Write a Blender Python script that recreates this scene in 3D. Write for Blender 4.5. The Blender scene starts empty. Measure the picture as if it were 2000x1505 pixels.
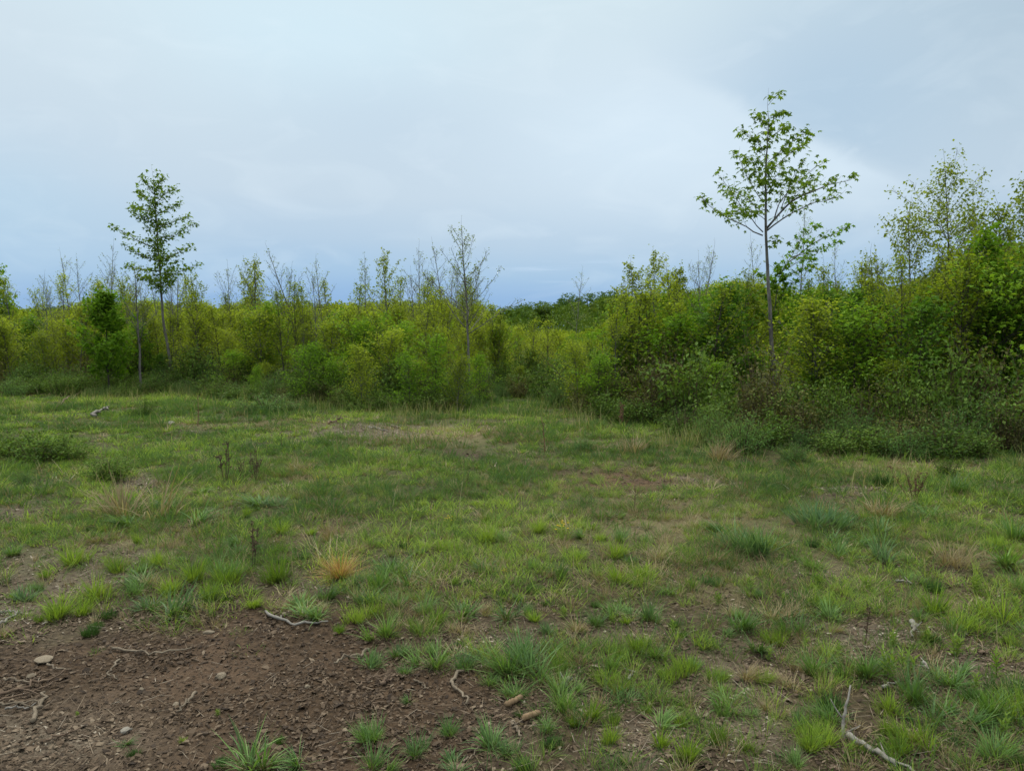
import bpy, math, random
import numpy as np
from mathutils import Vector

# ------------------------------------------------------------------ camera, world, sun, exposure
scene = bpy.context.scene
F, CX, CY, EYE, HOR = 1450.0, 1000.0, 752.5, 1.6, 640.0     # measured on the 2000 x 1505 photograph
PITCH = math.atan((CY - HOR) / F)
cam_d = bpy.data.cameras.new("camera"); cam = bpy.data.objects.new("camera", cam_d)
scene.collection.objects.link(cam); scene.camera = cam
cam.location = (0, 0, EYE); cam.rotation_euler = (math.pi/2 - PITCH, 0, 0)
cam_d.sensor_width = 36; cam_d.lens = F/2000*36; cam_d.clip_end = 6000; cam_d.clip_start = 0.05
scene.render.resolution_x = 1024; scene.render.resolution_y = 770
SUN_EL, SUN_AZ = 58.0, -35.0          # azimuth measured from +Y (view axis) towards +X
SKY_GAIN = 0.92
scene.view_settings.view_transform = 'Standard'; scene.view_settings.look = 'None'
scene.view_settings.exposure = 0.36; scene.view_settings.gamma = 1.0
scene.cycles.max_bounces = 6; scene.cycles.diffuse_bounces = 3; scene.cycles.transmission_bounces = 3
scene.cycles.transparent_max_bounces = 4

def lin(c):
    return tuple(((v/255)/12.92 if v/255 <= 0.04045 else ((v/255+0.055)/1.055)**2.4) for v in c)

class NT:
    """small helper to wire node trees"""
    def __init__(s, nt): s.nt = nt
    def n(s, t, **kw):
        nd = s.nt.nodes.new(t)
        for k, v in kw.items(): setattr(nd, k, v)
        return nd
    def put(s, sock, v):
        if isinstance(v, bpy.types.NodeSocket): s.nt.links.new(v, sock)
        elif v is not None: sock.default_value = v
    def math(s, op, a, b=None, c=None, clamp=False):
        nd = s.n('ShaderNodeMath', operation=op, use_clamp=clamp)
        for i, v in enumerate((a, b, c)):
            if v is not None: s.put(nd.inputs[i], v)
        return nd.outputs[0]
    def mix(s, f, a, b, mode='MIX'):
        nd = s.n('ShaderNodeMix', data_type='RGBA', blend_type=mode)
        s.put(nd.inputs[0], f)
        s.put(nd.inputs[6], a if isinstance(a, bpy.types.NodeSocket) else (*a, 1))
        s.put(nd.inputs[7], b if isinstance(b, bpy.types.NodeSocket) else (*b, 1))
        return nd.outputs[2]
    def ramp(s, f, stops, interp='LINEAR'):
        nd = s.n('ShaderNodeValToRGB'); cr = nd.color_ramp; cr.interpolation = interp
        while len(cr.elements) < len(stops): cr.elements.new(0.5)
        for e, (p, c) in zip(cr.elements, stops):
            e.position = p; e.color = (*c, 1) if len(c) == 3 else c
        s.put(nd.inputs[0], f); return nd.outputs[0]
    def smooth(s, v, a, b):
        nd = s.n('ShaderNodeMapRange', interpolation_type='SMOOTHSTEP', clamp=True)
        s.put(nd.inputs[0], v); nd.inputs[1].default_value = a; nd.inputs[2].default_value = b
        return nd.outputs[0]
    def noise(s, vec, scale, detail=4, rough=0.55, dist=0.0):
        nd = s.n('ShaderNodeTexNoise'); s.put(nd.inputs['Vector'], vec)
        nd.inputs['Scale'].default_value = scale; nd.inputs['Detail'].default_value = detail
        nd.inputs['Roughness'].default_value = rough; nd.inputs['Distortion'].default_value = dist
        return nd.outputs[0]

world = bpy.data.worlds.new("World"); scene.world = world; world.use_nodes = True
W = NT(world.node_tree); world.node_tree.nodes.clear()
sky = W.n('ShaderNodeTexSky', sky_type='NISHITA'); sky.sun_disc = False
sky.sun_elevation = math.radians(SUN_EL); sky.sun_rotation = math.radians(SUN_AZ)
tc = W.n('ShaderNodeTexCoord').outputs['Generated']
sx = W.n('ShaderNodeSeparateXYZ'); W.put(sx.inputs[0], tc)
az = W.math('MULTIPLY', W.math('ARCTAN2', sx.outputs[0], sx.outputs[1]), 57.2958)
el = W.math('MULTIPLY', W.math('ARCSINE', sx.outputs[2]), 57.2958)
# cloud wisps: direction space, stretched along the horizon
cv = W.n('ShaderNodeCombineXYZ')
W.put(cv.inputs[0], W.math('MULTIPLY', az, 0.045)); W.put(cv.inputs[1], W.math('MULTIPLY', el, 0.11)); cv.inputs[2].default_value = 3.7
nz_big = W.noise(cv.outputs[0], 1.0, 4, 0.5, 0.4)
nz_fine = W.noise(cv.outputs[0], 3.2, 5, 0.55, 0.8)
cv2 = W.n('ShaderNodeCombineXYZ')
W.put(cv2.inputs[0], W.math('MULTIPLY', az, 0.06)); W.put(cv2.inputs[1], W.math('MULTIPLY', el, 1.3)); cv2.inputs[2].default_value = 9.1
nz_str = W.noise(cv2.outputs[0], 1.6, 4, 0.55, 0.3)
elw = W.math('ADD', el, W.math('MULTIPLY', W.math('SUBTRACT', nz_big, 0.5), 3.0))
deck = W.ramp(W.math('DIVIDE', elw, 90), [
    (0.0, lin((126, 165, 208))), (0.024, lin((132, 170, 212))), (0.045, lin((154, 185, 214))),
    (0.07, lin((170, 193, 214))), (0.11, lin((186, 203, 217))), (0.20, lin((197, 212, 221))),
    (0.28, lin((204, 222, 228))), (0.5, lin((226, 229, 226))), (1.0, lin((236, 235, 228)))])
def blob(a0, e0, ra, re):
    da = W.math('DIVIDE', W.math('SUBTRACT', az, a0), ra); de = W.math('DIVIDE', W.math('SUBTRACT', el, e0), re)
    q = W.math('ADD', W.math('MULTIPLY', da, da), W.math('MULTIPLY', de, de))
    return W.math('EXPONENT', W.math('MULTIPLY', q, -1.0))
deck = W.mix(W.math('MULTIPLY', blob(11, 14, 13, 6), 0.75), deck, lin((208, 225, 237)))
deck = W.mix(W.math('MULTIPLY', blob(-14, 20, 13, 5), 0.7), deck, lin((203, 226, 236)))
deck = W.mix(W.math('MULTIPLY', blob(-10, 15, 9, 3.5), 0.35), deck, lin((178, 197, 215)))
deck = W.mix(W.math('MULTIPLY', blob(-36, 8, 9, 3.5), 0.5), deck, lin((170, 200, 220)))
deck = W.mix(W.math('MULTIPLY', blob(36, 22, 13, 11), 0.75), deck, lin((160, 182, 198)))
# the long soft edge of the brighter cloud sloping down to the right
edge = W.math('ADD', W.math('ADD', el, W.math('MULTIPLY', az, 0.52)), W.math('MULTIPLY', W.math('SUBTRACT', nz_fine, 0.5), 2.6))
edge_m = W.math('MULTIPLY', W.smooth(edge, 23.3, 25.3), W.math('MULTIPLY', blob(22, 15, 9, 7), 0.75))
deck = W.mix(edge_m, deck, lin((165, 190, 210)))
under = W.math('MULTIPLY', W.math('SUBTRACT', 1.0, W.smooth(edge, 23.4, 24.8)), W.math('MULTIPLY', blob(23, 11.5, 8, 3.5), 0.7))
deck = W.mix(under, deck, lin((205, 222, 234)))
# thin streaks low in the blue band
st = W.math('MULTIPLY', W.smooth(nz_str, 0.52, 0.68), W.math('MULTIPLY', blob(2.5, 4.7, 6, 1.1), 0.75))
deck = W.mix(st, deck, lin((178, 202, 226)))
deck = W.mix(W.math('MULTIPLY', W.math('SUBTRACT', nz_fine, 0.5), 0.6), deck, lin((226, 238, 244)))
bgc = W.n('ShaderNodeBackground'); W.put(bgc.inputs[0], deck)
zen = W.smooth(el, 24, 55)          # the overcast is brightest high above the frame
W.put(bgc.inputs[1], W.math('ADD', SKY_GAIN, W.math('MULTIPLY', zen, 1.7)))
bgs = W.n('ShaderNodeBackground'); W.put(bgs.inputs[0], sky.outputs[0]); bgs.inputs[1].default_value = 0.08
ms = W.n('ShaderNodeMixShader'); ms.inputs[0].default_value = 0.92
W.nt.links.new(bgs.outputs[0], ms.inputs[1]); W.nt.links.new(bgc.outputs[0], ms.inputs[2])
W.nt.links.new(ms.outputs[0], W.n('ShaderNodeOutputWorld').inputs[0])

sun_d = bpy.data.lights.new("sun", 'SUN'); sun = bpy.data.objects.new("sun", sun_d); scene.collection.objects.link(sun)
sun_d.energy = 1.5; sun_d.angle = math.radians(11); sun_d.color = (1.0, 0.96, 0.88)
sd = Vector((math.sin(math.radians(SUN_AZ))*math.cos(math.radians(SUN_EL)), math.cos(math.radians(SUN_AZ))*math.cos(math.radians(SUN_EL)), math.sin(math.radians(SUN_EL))))
sun.rotation_euler = sd.to_track_quat('Z', 'Y').to_euler()

# ------------------------------------------------------------------ helpers
RS = np.random.RandomState
COL = scene.collection
def hsh(ix, iy, seed):
    h = (ix.astype(np.int64)*374761393 + iy.astype(np.int64)*668265263 + seed*1442695041) & 0xffffffff
    h = ((h ^ (h >> 13))*1274126177) & 0xffffffff
    return ((h ^ (h >> 16)) & 0xffffff)/float(0xffffff)
def vnoise(x, y, seed=0):
    ix, iy = np.floor(x), np.floor(y); fx, fy = x-ix, y-iy
    fx = fx*fx*(3-2*fx); fy = fy*fy*(3-2*fy)
    a, b = hsh(ix, iy, seed), hsh(ix+1, iy, seed); c, d = hsh(ix, iy+1, seed), hsh(ix+1, iy+1, seed)
    return (a*(1-fx)+b*fx)*(1-fy)+(c*(1-fx)+d*fx)*fy
def fbm(x, y, seed=0, o=4, g=0.5):
    s, a, t = 0, 1.0, 0
    for k in range(o):
        s = s + a*vnoise(x*2**k+17.3*k, y*2**k-9.1*k, seed+k); t += a; a *= g
    return s/t - 0.5
def sstep(v, a, b):
    t = np.clip((v-a)/(b-a), 0, 1); return t*t*(3-2*t)

def topx(x, y, z=0.0):
    """photograph pixel of a world point (used to lay out ground types from the photo's plan)"""
    dz = z-EYE; dep = np.maximum(y*math.cos(PITCH)-dz*math.sin(PITCH), 0.8)
    yv = (y*math.sin(PITCH)+dz*math.cos(PITCH))/dep
    return CX+F*x/dep, CY-F*yv
def ray(px, py):
    a, b = (px-CX)/F, (CY-py)/F
    return np.array([a, math.cos(PITCH)+b*math.sin(PITCH), -math.sin(PITCH)+b*math.cos(PITCH)])
def at(px, py, Y):
    r = ray(px, py); t = Y/r[1]; return np.array([r[0]*t, Y, EYE+r[2]*t])

SOIL = np.array([(-900,1232),(0,1232),(110,1232),(230,1212),(420,1205),(560,1198),(690,1188),(745,1235),(800,1290),(900,1312),(980,1342),(1065,1385),(1030,1440),(985,1470),(960,1650),(-900,1650)], float)
def poly_sd(px, py, P):
    d = np.full(px.shape, 1e9); ins = np.zeros(px.shape, bool); n = len(P)
    for i in range(n):
        a, b = P[i], P[(i+1) % n]; e = b-a
        wx, wy = px-a[0], py-a[1]; t = np.clip((wx*e[0]+wy*e[1])/(e@e), 0, 1)
        d = np.minimum(d, np.hypot(wx-t*e[0], wy-t*e[1]))
        c = ((a[1] > py) != (b[1] > py)) & (px < (b[0]-a[0])*(py-a[1])/((b[1]-a[1]) or 1e-9)+a[0]); ins ^= c
    return np.where(ins, d, -d)
def ell(px, py, L):
    m = np.zeros(px.shape)
    for cx, cy, rx, ry, w in L: m = np.maximum(m, w*np.exp(-((px-cx)/rx)**2-((py-cy)/ry)**2))
    return m
def zones(x, y):
    px, py = topx(x, y)
    n1 = fbm(x/0.5, y/0.5, 11, 4); n2 = fbm(x/1.6, y/1.6, 23, 3); n3 = fbm(x/0.18, y/0.18, 31, 3)
    soil = sstep(poly_sd(px, py, SOIL)+n1*115+n3*80, -14, 26)
    chip = ell(px, py, [(1650,957,85,11,1),(1360,932,65,8,1),(720,842,100,16,1),(20,1005,80,15,1),(280,942,50,12,1),(110,946,110,9,.8),
        (60,1130,170,50,1),(-30,1190,210,60,1),(40,1450,230,80,.9),(1690,1238,130,28,.9),(1270,1470,140,60,.8),(1450,1440,110,50,.8),(1840,1400,90,40,.6),
        (1000,1440,80,60,.7),(1600,1110,120,18,.6),(950,1250,80,35,.5),(1230,1235,110,25,.7),(1430,1300,90,60,.7),(1930,1290,90,40,.7),(230,1090,120,18,.7),(600,1150,80,18,.6)])
    red = ell(px, py, [(1200,938,130,20,1.25),(1000,905,60,7,.7),(1460,1230,60,20,.3)])
    straw = ell(px, py, [(1300,1020,180,50,.9),(645,1045,60,16,.8),(1360,1150,120,30,.8),(1500,1100,110,24,.8),(280,1060,160,18,.8),(1720,912,170,18,.9),
        (850,850,170,18,.8),(480,830,180,12,.5),(1180,870,120,16,.6),(1850,1180,140,40,.5),(1500,1330,120,60,.4)])
    chip = np.clip(chip*(1.15+2.2*n1), 0, 1); red = np.clip(red*(1.1+2*n1), 0, 1); straw = np.clip(straw*(1.1+1.6*n2), 0, 1)
    near = sstep(py+n2*160+n1*80, 1060, 1210)        # tufts over litter near the camera, closed sward beyond
    near = np.maximum(near, .85*sstep(-n1+.35*n3, .15, .27)*(py > 800))           # small worn gaps in the turf
    return soil, chip, red, straw, near, n1, n2
def ground_h(x, y, fine=True):
    x = np.asarray(x, float); y = np.asarray(y, float)
    r = np.hypot(x, y); fade = 1-sstep(r, 40, 90)
    h = 0.16*fbm(x/5.5+3, y/5.5, 1, 3)*fade + 0.07*fbm(x/1.2, y/1.2, 5, 3)*fade
    h = h*sstep(r, 0, 3) + 0.9*fbm(x/160, y/160, 7, 3)*sstep(r, 60, 200)
    if fine: h = h + 0.032*fbm(x/0.22, y/0.22, 9, 4, .6)*(1-sstep(r, 12, 25))
    return h
def gz(x, y): return float(ground_h(np.array([x]), np.array([y]))[0])
def gp(px, py):
    r = ray(px, py); z = 0.0
    for _ in range(6):
        t = (z-EYE)/r[2]; z = float(ground_h(np.array([r[0]*t]), np.array([r[1]*t]), False)[0])*0.7 + z*0.3
    t = (z-EYE)/r[2]; x, y = r[0]*t, r[1]*t
    return np.array([x, y, gz(x, y)])

class MB:
    def __init__(s): s.V = []; s.T = []; s.Q = []; s.A = []; s.B = []; s.n = 0
    def add(s, V, T=None, Q=None, tint=0.5, along=0.0):
        V = np.asarray(V, float).reshape(-1, 3); k = len(V)
        if T is not None and len(T): s.T.append(np.asarray(T, np.int64).reshape(-1, 3)+s.n)
        if Q is not None and len(Q): s.Q.append(np.asarray(Q, np.int64).reshape(-1, 4)+s.n)
        s.V.append(V); s.A.append(np.broadcast_to(np.asarray(tint, float), (k,))); s.B.append(np.broadcast_to(np.asarray(along, float), (k,)))
        s.n += k
    def mesh(s, name, mat, smooth=False, extra=None):
        V = np.concatenate(s.V) if s.V else np.zeros((0, 3))
        T = np.concatenate(s.T) if s.T else np.zeros((0, 3), np.int64)
        Q = np.concatenate(s.Q) if s.Q else np.zeros((0, 4), np.int64)
        me = bpy.data.meshes.new(name)
        me.vertices.add(len(V)); me.vertices.foreach_set('co', V.astype(np.float32).ravel())
        me.loops.add(T.size+Q.size); me.loops.foreach_set('vertex_index', np.concatenate([T.ravel(), Q.ravel()]).astype(np.int32))
        me.polygons.add(len(T)+len(Q))
        me.polygons.foreach_set('loop_start', np.concatenate([np.arange(len(T))*3, T.size+np.arange(len(Q))*4]).astype(np.int32))
        me.polygons.foreach_set('use_smooth', np.full(len(T)+len(Q), smooth))
        for nm, arr in (('tint', s.A), ('along', s.B)):
            a = me.attributes.new(nm, 'FLOAT', 'POINT'); a.data.foreach_set('value', np.concatenate(arr).astype(np.float32))
        for nm, arr in (extra or {}).items():
            a = me.attributes.new(nm, 'FLOAT', 'POINT'); a.data.foreach_set('value', arr.astype(np.float32))
        me.materials.append(mat); me.update(calc_edges=True)
        return me

def obj(name, me, parent=None):
    o = bpy.data.objects.new(name, me); COL.objects.link(o)
    if parent is not None: o.parent = parent
    return o
def tag(o, label=None, cat=None, group=None, kind=None):
    if label: o['label'] = label
    if cat: o['category'] = cat
    if group: o['group'] = group
    if kind: o['kind'] = kind
    return o
def dup(root, loc, rotz, scale, label=None, group=None):
    r = root.copy(); COL.objects.link(r); r.location = loc; r.rotation_euler = (0, 0, rotz); r.scale = scale
    if label: r['label'] = label
    if group: r['group'] = group
    for ch in list(root.children):
        c = ch.copy(); COL.objects.link(c); c.parent = r
    return r

def norm(v): return v/np.maximum(np.linalg.norm(v, axis=-1, keepdims=True), 1e-9)
def tube(mb, P, R, m=5, tint=0.5, rough=None, rs=None):
    P = np.asarray(P, float); R = np.broadcast_to(np.asarray(R, float), (len(P),)); n = len(P)
    T = norm(np.gradient(P, axis=0)); ref = np.array([0.31, 0.17, 0.93]) if abs(T[:, 2]).mean() < 0.8 else np.array([0.95, 0.3, 0.05])
    U = norm(np.cross(T, ref)); W_ = np.cross(T, U); a = np.arange(m)*2*math.pi/m
    rr = R[:, None]*np.ones(m)
    if rough: rr = rr*(1+rough*(rs.rand(n, m)-.5))
    V = P[:, None]+rr[..., None]*(np.cos(a)[None, :, None]*U[:, None]+np.sin(a)[None, :, None]*W_[:, None])
    i = np.arange(n-1)[:, None]*m; j = np.arange(m)[None]; j2 = (j+1) % m
    Q = np.stack([i+j, i+j2, i+m+j2, i+m+j], -1).reshape(-1, 4)
    c0 = n*m
    VV = np.concatenate([V.reshape(-1, 3), P[:1], P[-1:]])
    jj = np.arange(m); T1 = np.stack([np.full(m, c0), (jj+1) % m, jj], -1); T2 = np.stack([np.full(m, c0+1), (n-1)*m+jj, (n-1)*m+(jj+1) % m], -1)
    mb.add(VV, np.concatenate([T1, T2]), Q, tint)
def resample(P, n):
    P = np.asarray(P, float); d = np.r_[0, np.cumsum(np.linalg.norm(np.diff(P, axis=0), axis=1))]; t = np.linspace(0, d[-1], n)
    # Catmull-Rom-ish: linear then smoothed
    Q = np.stack([np.interp(t, d, P[:, k]) for k in range(3)], -1)
    for _ in range(2):
        Q[1:-1] = (Q[:-2]+2*Q[1:-1]+Q[2:])/4
    return Q

LEAF = dict(
    diamond=(np.array([(0,0,0),(.45,.30,.06),(1,0,-.10),(.45,-.30,.06)]), np.array([(0,2,1),(0,3,2)])),
    lance=(np.array([(0,0,0),(.35,.13,.03),(1,0,-.15),(.35,-.13,.03)]), np.array([(0,2,1),(0,3,2)])),
    lobed=(np.array([(0,0,0),(.38,.52,-.10),(.52,.16,.03),(1,0,-.14),(.52,-.16,.03),(.38,-.52,-.10)]), np.array([(0,2,1),(0,3,2),(0,4,3),(0,5,4)])),
    maple=(np.array([(.3,0,.05),(0,0,0),(-.02,.42,-.16),(.3,.2,0),(.58,.50,-.16),(.6,.16,0),(1,0,-.18),(.6,-.16,0),(.58,-.50,-.16),(.3,-.2,0),(-.02,-.42,-.16)]),
           np.array([(0,i,i-1) for i in range(2, 11)]+[(0,1,10)])))
def leaves(mb, P, A, N, S, tpl, tint):
    if not len(P): return
    V, T = LEAF[tpl]; A = norm(A); B = norm(np.cross(N, A)); N = np.cross(A, B); k = len(V); n = len(P)
    W_ = P[:, None]+S[:, None, None]*(V[None, :, :1]*A[:, None]+V[None, :, 1:2]*B[:, None]+V[None, :, 2:]*N[:, None])
    mb.add(W_.reshape(-1, 3), (np.arange(n)[:, None, None]*k+T[None]).reshape(-1, 3), None, np.repeat(tint, k))

def grow(name, seed, trunk, R0, cb=0.25, nb=26, ang=50, Lf=0.35, prof='cone', curl=0.25, n2=9, l2=0.42, lsz=0.06, ln=6, tpl='diamond',
         jit=0.05, droop=0.5, fixed=None, leaf_from=0.25, bark=None, leaf=None, m1=4, flat=0.0, top=0.97, tip_only=False, tw=0.004, nvar=.7, lr=(.45, 1.35)):
    """one tree: returns the trunk mesh (stem, limbs, twigs) and the crown mesh (leaves)"""
    rs = RS(seed); st, cr = MB(), MB()
    Tk = resample(trunk, 18); H = Tk[-1, 2]
    Tk[2:-1, :2] += np.cumsum(rs.randn(15, 2)*0.0035*H, axis=0)*np.linspace(1, .2, 15)[:, None]
    tt = np.linspace(0, 1, 18); Rt = R0*(1-tt)**0.8*0.9+max(0.0025, R0*.06); Rt[0] *= 1.35; Rt[1] *= 1.1
    tube(st, Tk, Rt, 7, 0.5, 0.12, rs)
    LP, LA = [], []
    def twig(P0, d, L, r, depth=0):
        n = 5; P = [P0]; d = d/np.linalg.norm(d)
        for i in range(n-1):
            d = d+np.array([0, 0, curl*0.35])+rs.randn(3)*0.10; d = d/np.linalg.norm(d); P.append(P[-1]+d*L/(n-1))
        P = np.array(P); tube(st, P, np.linspace(r, 0.0012, n), 3, 0.4)
        k = max(1, int(round(ln*(0.5+L*1.2)))) if ln else 0
        for _ in range(k):
            s = rs.uniform(0.25, 1.0)*(n-1) if not tip_only else rs.uniform(0.6, 1.0)*(n-1)
            i = min(int(s), n-2); p = P[i]+(P[i+1]-P[i])*(s-i)
            LP.append(p+rs.randn(3)*jit*np.array([1, 1, .9])); LA.append(np.array([d[0], d[1], d[2]*.3]) + rs.randn(3)*0.8)
    def limb(P, r0):
        n = 9; P = resample(P, n); L = np.linalg.norm(np.diff(P, axis=0), axis=1).sum()
        P[1:] += np.cumsum(rs.randn(n-1, 3)*0.012*L, axis=0)
        tube(st, P, np.linspace(r0, 0.002, n), m1, 0.45)
        nn = max(3, int(round(n2*min(1.15, L/(.115*H)))))
        for q in range(nn):
            s = leaf_from*.6+(1-leaf_from*.6)*((q+rs.rand())/nn); f = s*(n-1); i = min(int(f), n-2)
            p = P[i]+(P[i+1]-P[i])*(f-i); t = P[i+1]-P[i]; t = t/np.linalg.norm(t)
            side = np.cross(t, np.array([0, 0, 1.])); side = side/max(np.linalg.norm(side), 1e-3)
            sg = 1 if q % 2 else -1
            d = t*0.75+side*sg*rs.uniform(.5, 1.0)+np.array([0, 0, rs.uniform(-.15, .35)])*(1-flat)
            twig(p, d, L*l2*(1.05-s*.75)*rs.uniform(.6, 1.25), max(0.002, min(tw, r0*.5)))
        twig(P[-2], P[-1]-P[-3], L*.15, 0.003)
    if fixed:
        for P, r in fixed: limb(P, r)
    g = rs.rand()*6.28
    for i in range(nb):
        u = (i+rs.rand()*.8)/nb; t = cb+(top-cb)*u; f = t*17; k = min(int(f), 16); p = Tk[k]+(Tk[k+1]-Tk[k])*(f-k)
        if prof == 'cone': w = (1-u)**0.75*0.9+0.12
        elif prof == 'oval': w = math.sin(math.pi*min(1, u*0.85+0.17))**0.7*(1-.35*u)+.1
        elif prof == 'vase': w = 0.55+0.45*math.sin(math.pi*u)-.45*u*u
        else: w = (0.5+0.5*u)*(1-u**4*.6)
        L = Lf*H*w*rs.uniform(*lr); g += 2.4+rs.randn()*.5
        e = math.radians(90-ang*(1-.45*u)+rs.randn()*8); d = np.array([math.cos(g)*math.cos(e), math.sin(g)*math.cos(e), math.sin(e)])
        P = [p]
        for _ in range(5):
            d = d+np.array([0, 0, curl*.22])+rs.randn(3)*.05; d /= np.linalg.norm(d); P.append(P[-1]+d*L/5)
        limb(np.array(P), max(0.003, R0*(1-t)*0.42*rs.uniform(.7, 1.2)+0.002))
    twig(Tk[-1], Tk[-1]-Tk[-3], .06*H, .003)
    if LP:
        LP, LA = np.array(LP), np.array(LA); n = len(LP); LA[:, 2] = LA[:, 2]*.5-droop
        N = np.array([0, 0, 1.])+rs.randn(n, 3)*nvar
        leaves(cr, LP, LA, N, lsz*rs.uniform(.55, 1.25, n), tpl, np.clip(rs.normal(.5, .2, n), 0, 1))
    tm = st.mesh(name+'_trunk', bark, True); cm = cr.mesh(name+'_crown', leaf) if LP is not None and len(LP) else None
    return tm, cm
def tree_thing(name, label, cat, loc, meshes, rotz=0, sc=1.0, group=None):
    o = tag(obj(name, None), label, cat, group); o.location = loc; o.rotation_euler = (0, 0, rotz); o.scale = (sc, sc, sc)
    o.empty_display_size = .2
    obj('trunk', meshes[0], o)
    if meshes[1]: obj('crown', meshes[1], o)
    return o

# ------------------------------------------------------------------ materials
def mat_new(name):
    m = bpy.data.materials.new(name); m.use_nodes = True; m.node_tree.nodes.clear(); return m, NT(m.node_tree)
def attr(N, name): return N.n('ShaderNodeAttribute', attribute_name=name).outputs['Fac']
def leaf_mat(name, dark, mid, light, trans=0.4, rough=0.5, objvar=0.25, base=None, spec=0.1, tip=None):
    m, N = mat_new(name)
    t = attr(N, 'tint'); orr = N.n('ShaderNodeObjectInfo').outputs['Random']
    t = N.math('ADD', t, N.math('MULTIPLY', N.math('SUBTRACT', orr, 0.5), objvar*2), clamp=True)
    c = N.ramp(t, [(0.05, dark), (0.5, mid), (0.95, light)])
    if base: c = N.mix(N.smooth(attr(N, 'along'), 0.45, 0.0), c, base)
    if tip: c = N.mix(N.smooth(attr(N, 'along'), 0.6, 1.0), c, tip)
    p = N.n('ShaderNodeBsdfPrincipled'); N.put(p.inputs['Base Color'], c); p.inputs['Roughness'].default_value = min(.75, rough+.15)
    p.inputs['Specular IOR Level'].default_value = spec
    tr = N.n('ShaderNodeBsdfTranslucent'); N.put(tr.inputs[0], N.mix(1.0, c, (1.25, 1.2, .6), 'MULTIPLY'))
    mx = N.n('ShaderNodeMixShader'); mx.inputs[0].default_value = trans
    N.nt.links.new(p.outputs[0], mx.inputs[1]); N.nt.links.new(tr.outputs[0], mx.inputs[2])
    N.nt.links.new(mx.outputs[0], N.n('ShaderNodeOutputMaterial').inputs[0]); return m
def rough_mat(name, a, b, scale=12, stretch=(1, 1, 1), bump=0.3, rough=0.9, tintmix=None):
    m, N = mat_new(name); tcn = N.n('ShaderNodeTexCoord').outputs['Object']
    mp = N.n('ShaderNodeMapping'); N.put(mp.inputs[0], tcn); mp.inputs['Scale'].default_value = stretch
    n1 = N.noise(mp.outputs[0], scale, 6, .65); c = N.ramp(n1, [(.32, a), (.68, b)])
    if tintmix: c = N.mix(attr(N, 'tint'), c, tintmix)
    orr = N.n('ShaderNodeObjectInfo').outputs['Random']
    c = N.mix(N.math('MULTIPLY', orr, .35), c, tuple(v*.55 for v in a))
    p = N.n('ShaderNodeBsdfPrincipled'); N.put(p.inputs['Base Color'], c); p.inputs['Roughness'].default_value = rough
    p.inputs['Specular IOR Level'].default_value = .2
    b_ = N.n('ShaderNodeBump'); b_.inputs['Strength'].default_value = bump; b_.inputs['Distance'].default_value = .01
    N.put(b_.inputs['Height'], n1); N.nt.links.new(b_.outputs[0], p.inputs['Normal'])
    N.nt.links.new(p.outputs[0], N.n('ShaderNodeOutputMaterial').inputs[0]); return m

M = {}
M['leaf_birch'] = leaf_mat('leaf_birch', (.105,.15,.012), (.20,.27,.02), (.31,.38,.045), .52, objvar=.33)
M['leaf_maple'] = leaf_mat('leaf_maple', (.07,.15,.010), (.13,.255,.017), (.22,.36,.035), .5)
M['leaf_lush'] = leaf_mat('leaf_lush', (.042,.10,.010), (.08,.175,.015), (.15,.265,.03), .45)
M['leaf_hero'] = leaf_mat('leaf_hero', (.06,.11,.018), (.11,.19,.022), (.18,.27,.03), .5, objvar=.1)
M['leaf_small'] = leaf_mat('leaf_small', (.10,.15,.02), (.18,.24,.03), (.26,.32,.05), .5)
M['leaf_weed'] = leaf_mat('leaf_weed', (.045,.10,.03), (.08,.165,.045), (.14,.24,.07), .4)
M['leaf_bramble'] = leaf_mat('leaf_bramble', (.036,.075,.014), (.07,.13,.02), (.13,.21,.04), .38)
M['leaf_russet'] = leaf_mat('leaf_russet', (.04,.045,.016), (.08,.085,.024), (.13,.135,.036), .3)
M['leaf_far'] = leaf_mat('leaf_far', (.03,.07,.010), (.06,.115,.014), (.11,.165,.026), .35, objvar=.3)
M['bark_grey'] = rough_mat('bark_grey', (.06,.055,.05), (.20,.19,.175), 14, (1,1,.35))
M['bark_pale'] = rough_mat('bark_pale', (.13,.115,.10), (.34,.31,.28), 16, (1,1,.5))
M['bark_dark'] = rough_mat('bark_dark', (.035,.03,.024), (.11,.095,.08), 14, (1,1,.35))
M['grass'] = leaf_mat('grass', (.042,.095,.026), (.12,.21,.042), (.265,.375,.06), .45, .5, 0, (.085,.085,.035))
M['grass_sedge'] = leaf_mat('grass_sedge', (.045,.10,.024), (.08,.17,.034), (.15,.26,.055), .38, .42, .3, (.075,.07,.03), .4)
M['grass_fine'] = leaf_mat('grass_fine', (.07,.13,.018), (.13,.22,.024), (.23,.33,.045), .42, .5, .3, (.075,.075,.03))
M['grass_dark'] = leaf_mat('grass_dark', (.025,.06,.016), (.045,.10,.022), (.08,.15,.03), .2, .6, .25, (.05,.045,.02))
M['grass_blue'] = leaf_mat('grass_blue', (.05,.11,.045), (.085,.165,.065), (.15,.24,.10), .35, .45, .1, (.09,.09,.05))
M['grass_tan'] = leaf_mat('grass_tan', (.14,.11,.06), (.24,.195,.11), (.36,.31,.19), .3, .6, .1)
M['grass_orange'] = leaf_mat('grass_orange', (.22,.115,.04), (.36,.22,.08), (.46,.34,.15), .35, .55, 0, (.03,.02,.012), tip=(.42,.42,.13))
M['forb'] = leaf_mat('forb', (.09,.16,.03), (.15,.23,.04), (.22,.30,.07), .4, .5, .2)
M['dead_stem'] = rough_mat('dead_stem', (.045,.03,.02), (.12,.08,.05), 30)
M['rust_stem'] = rough_mat('rust_stem', (.09,.05,.03), (.18,.105,.06), 30)
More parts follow.
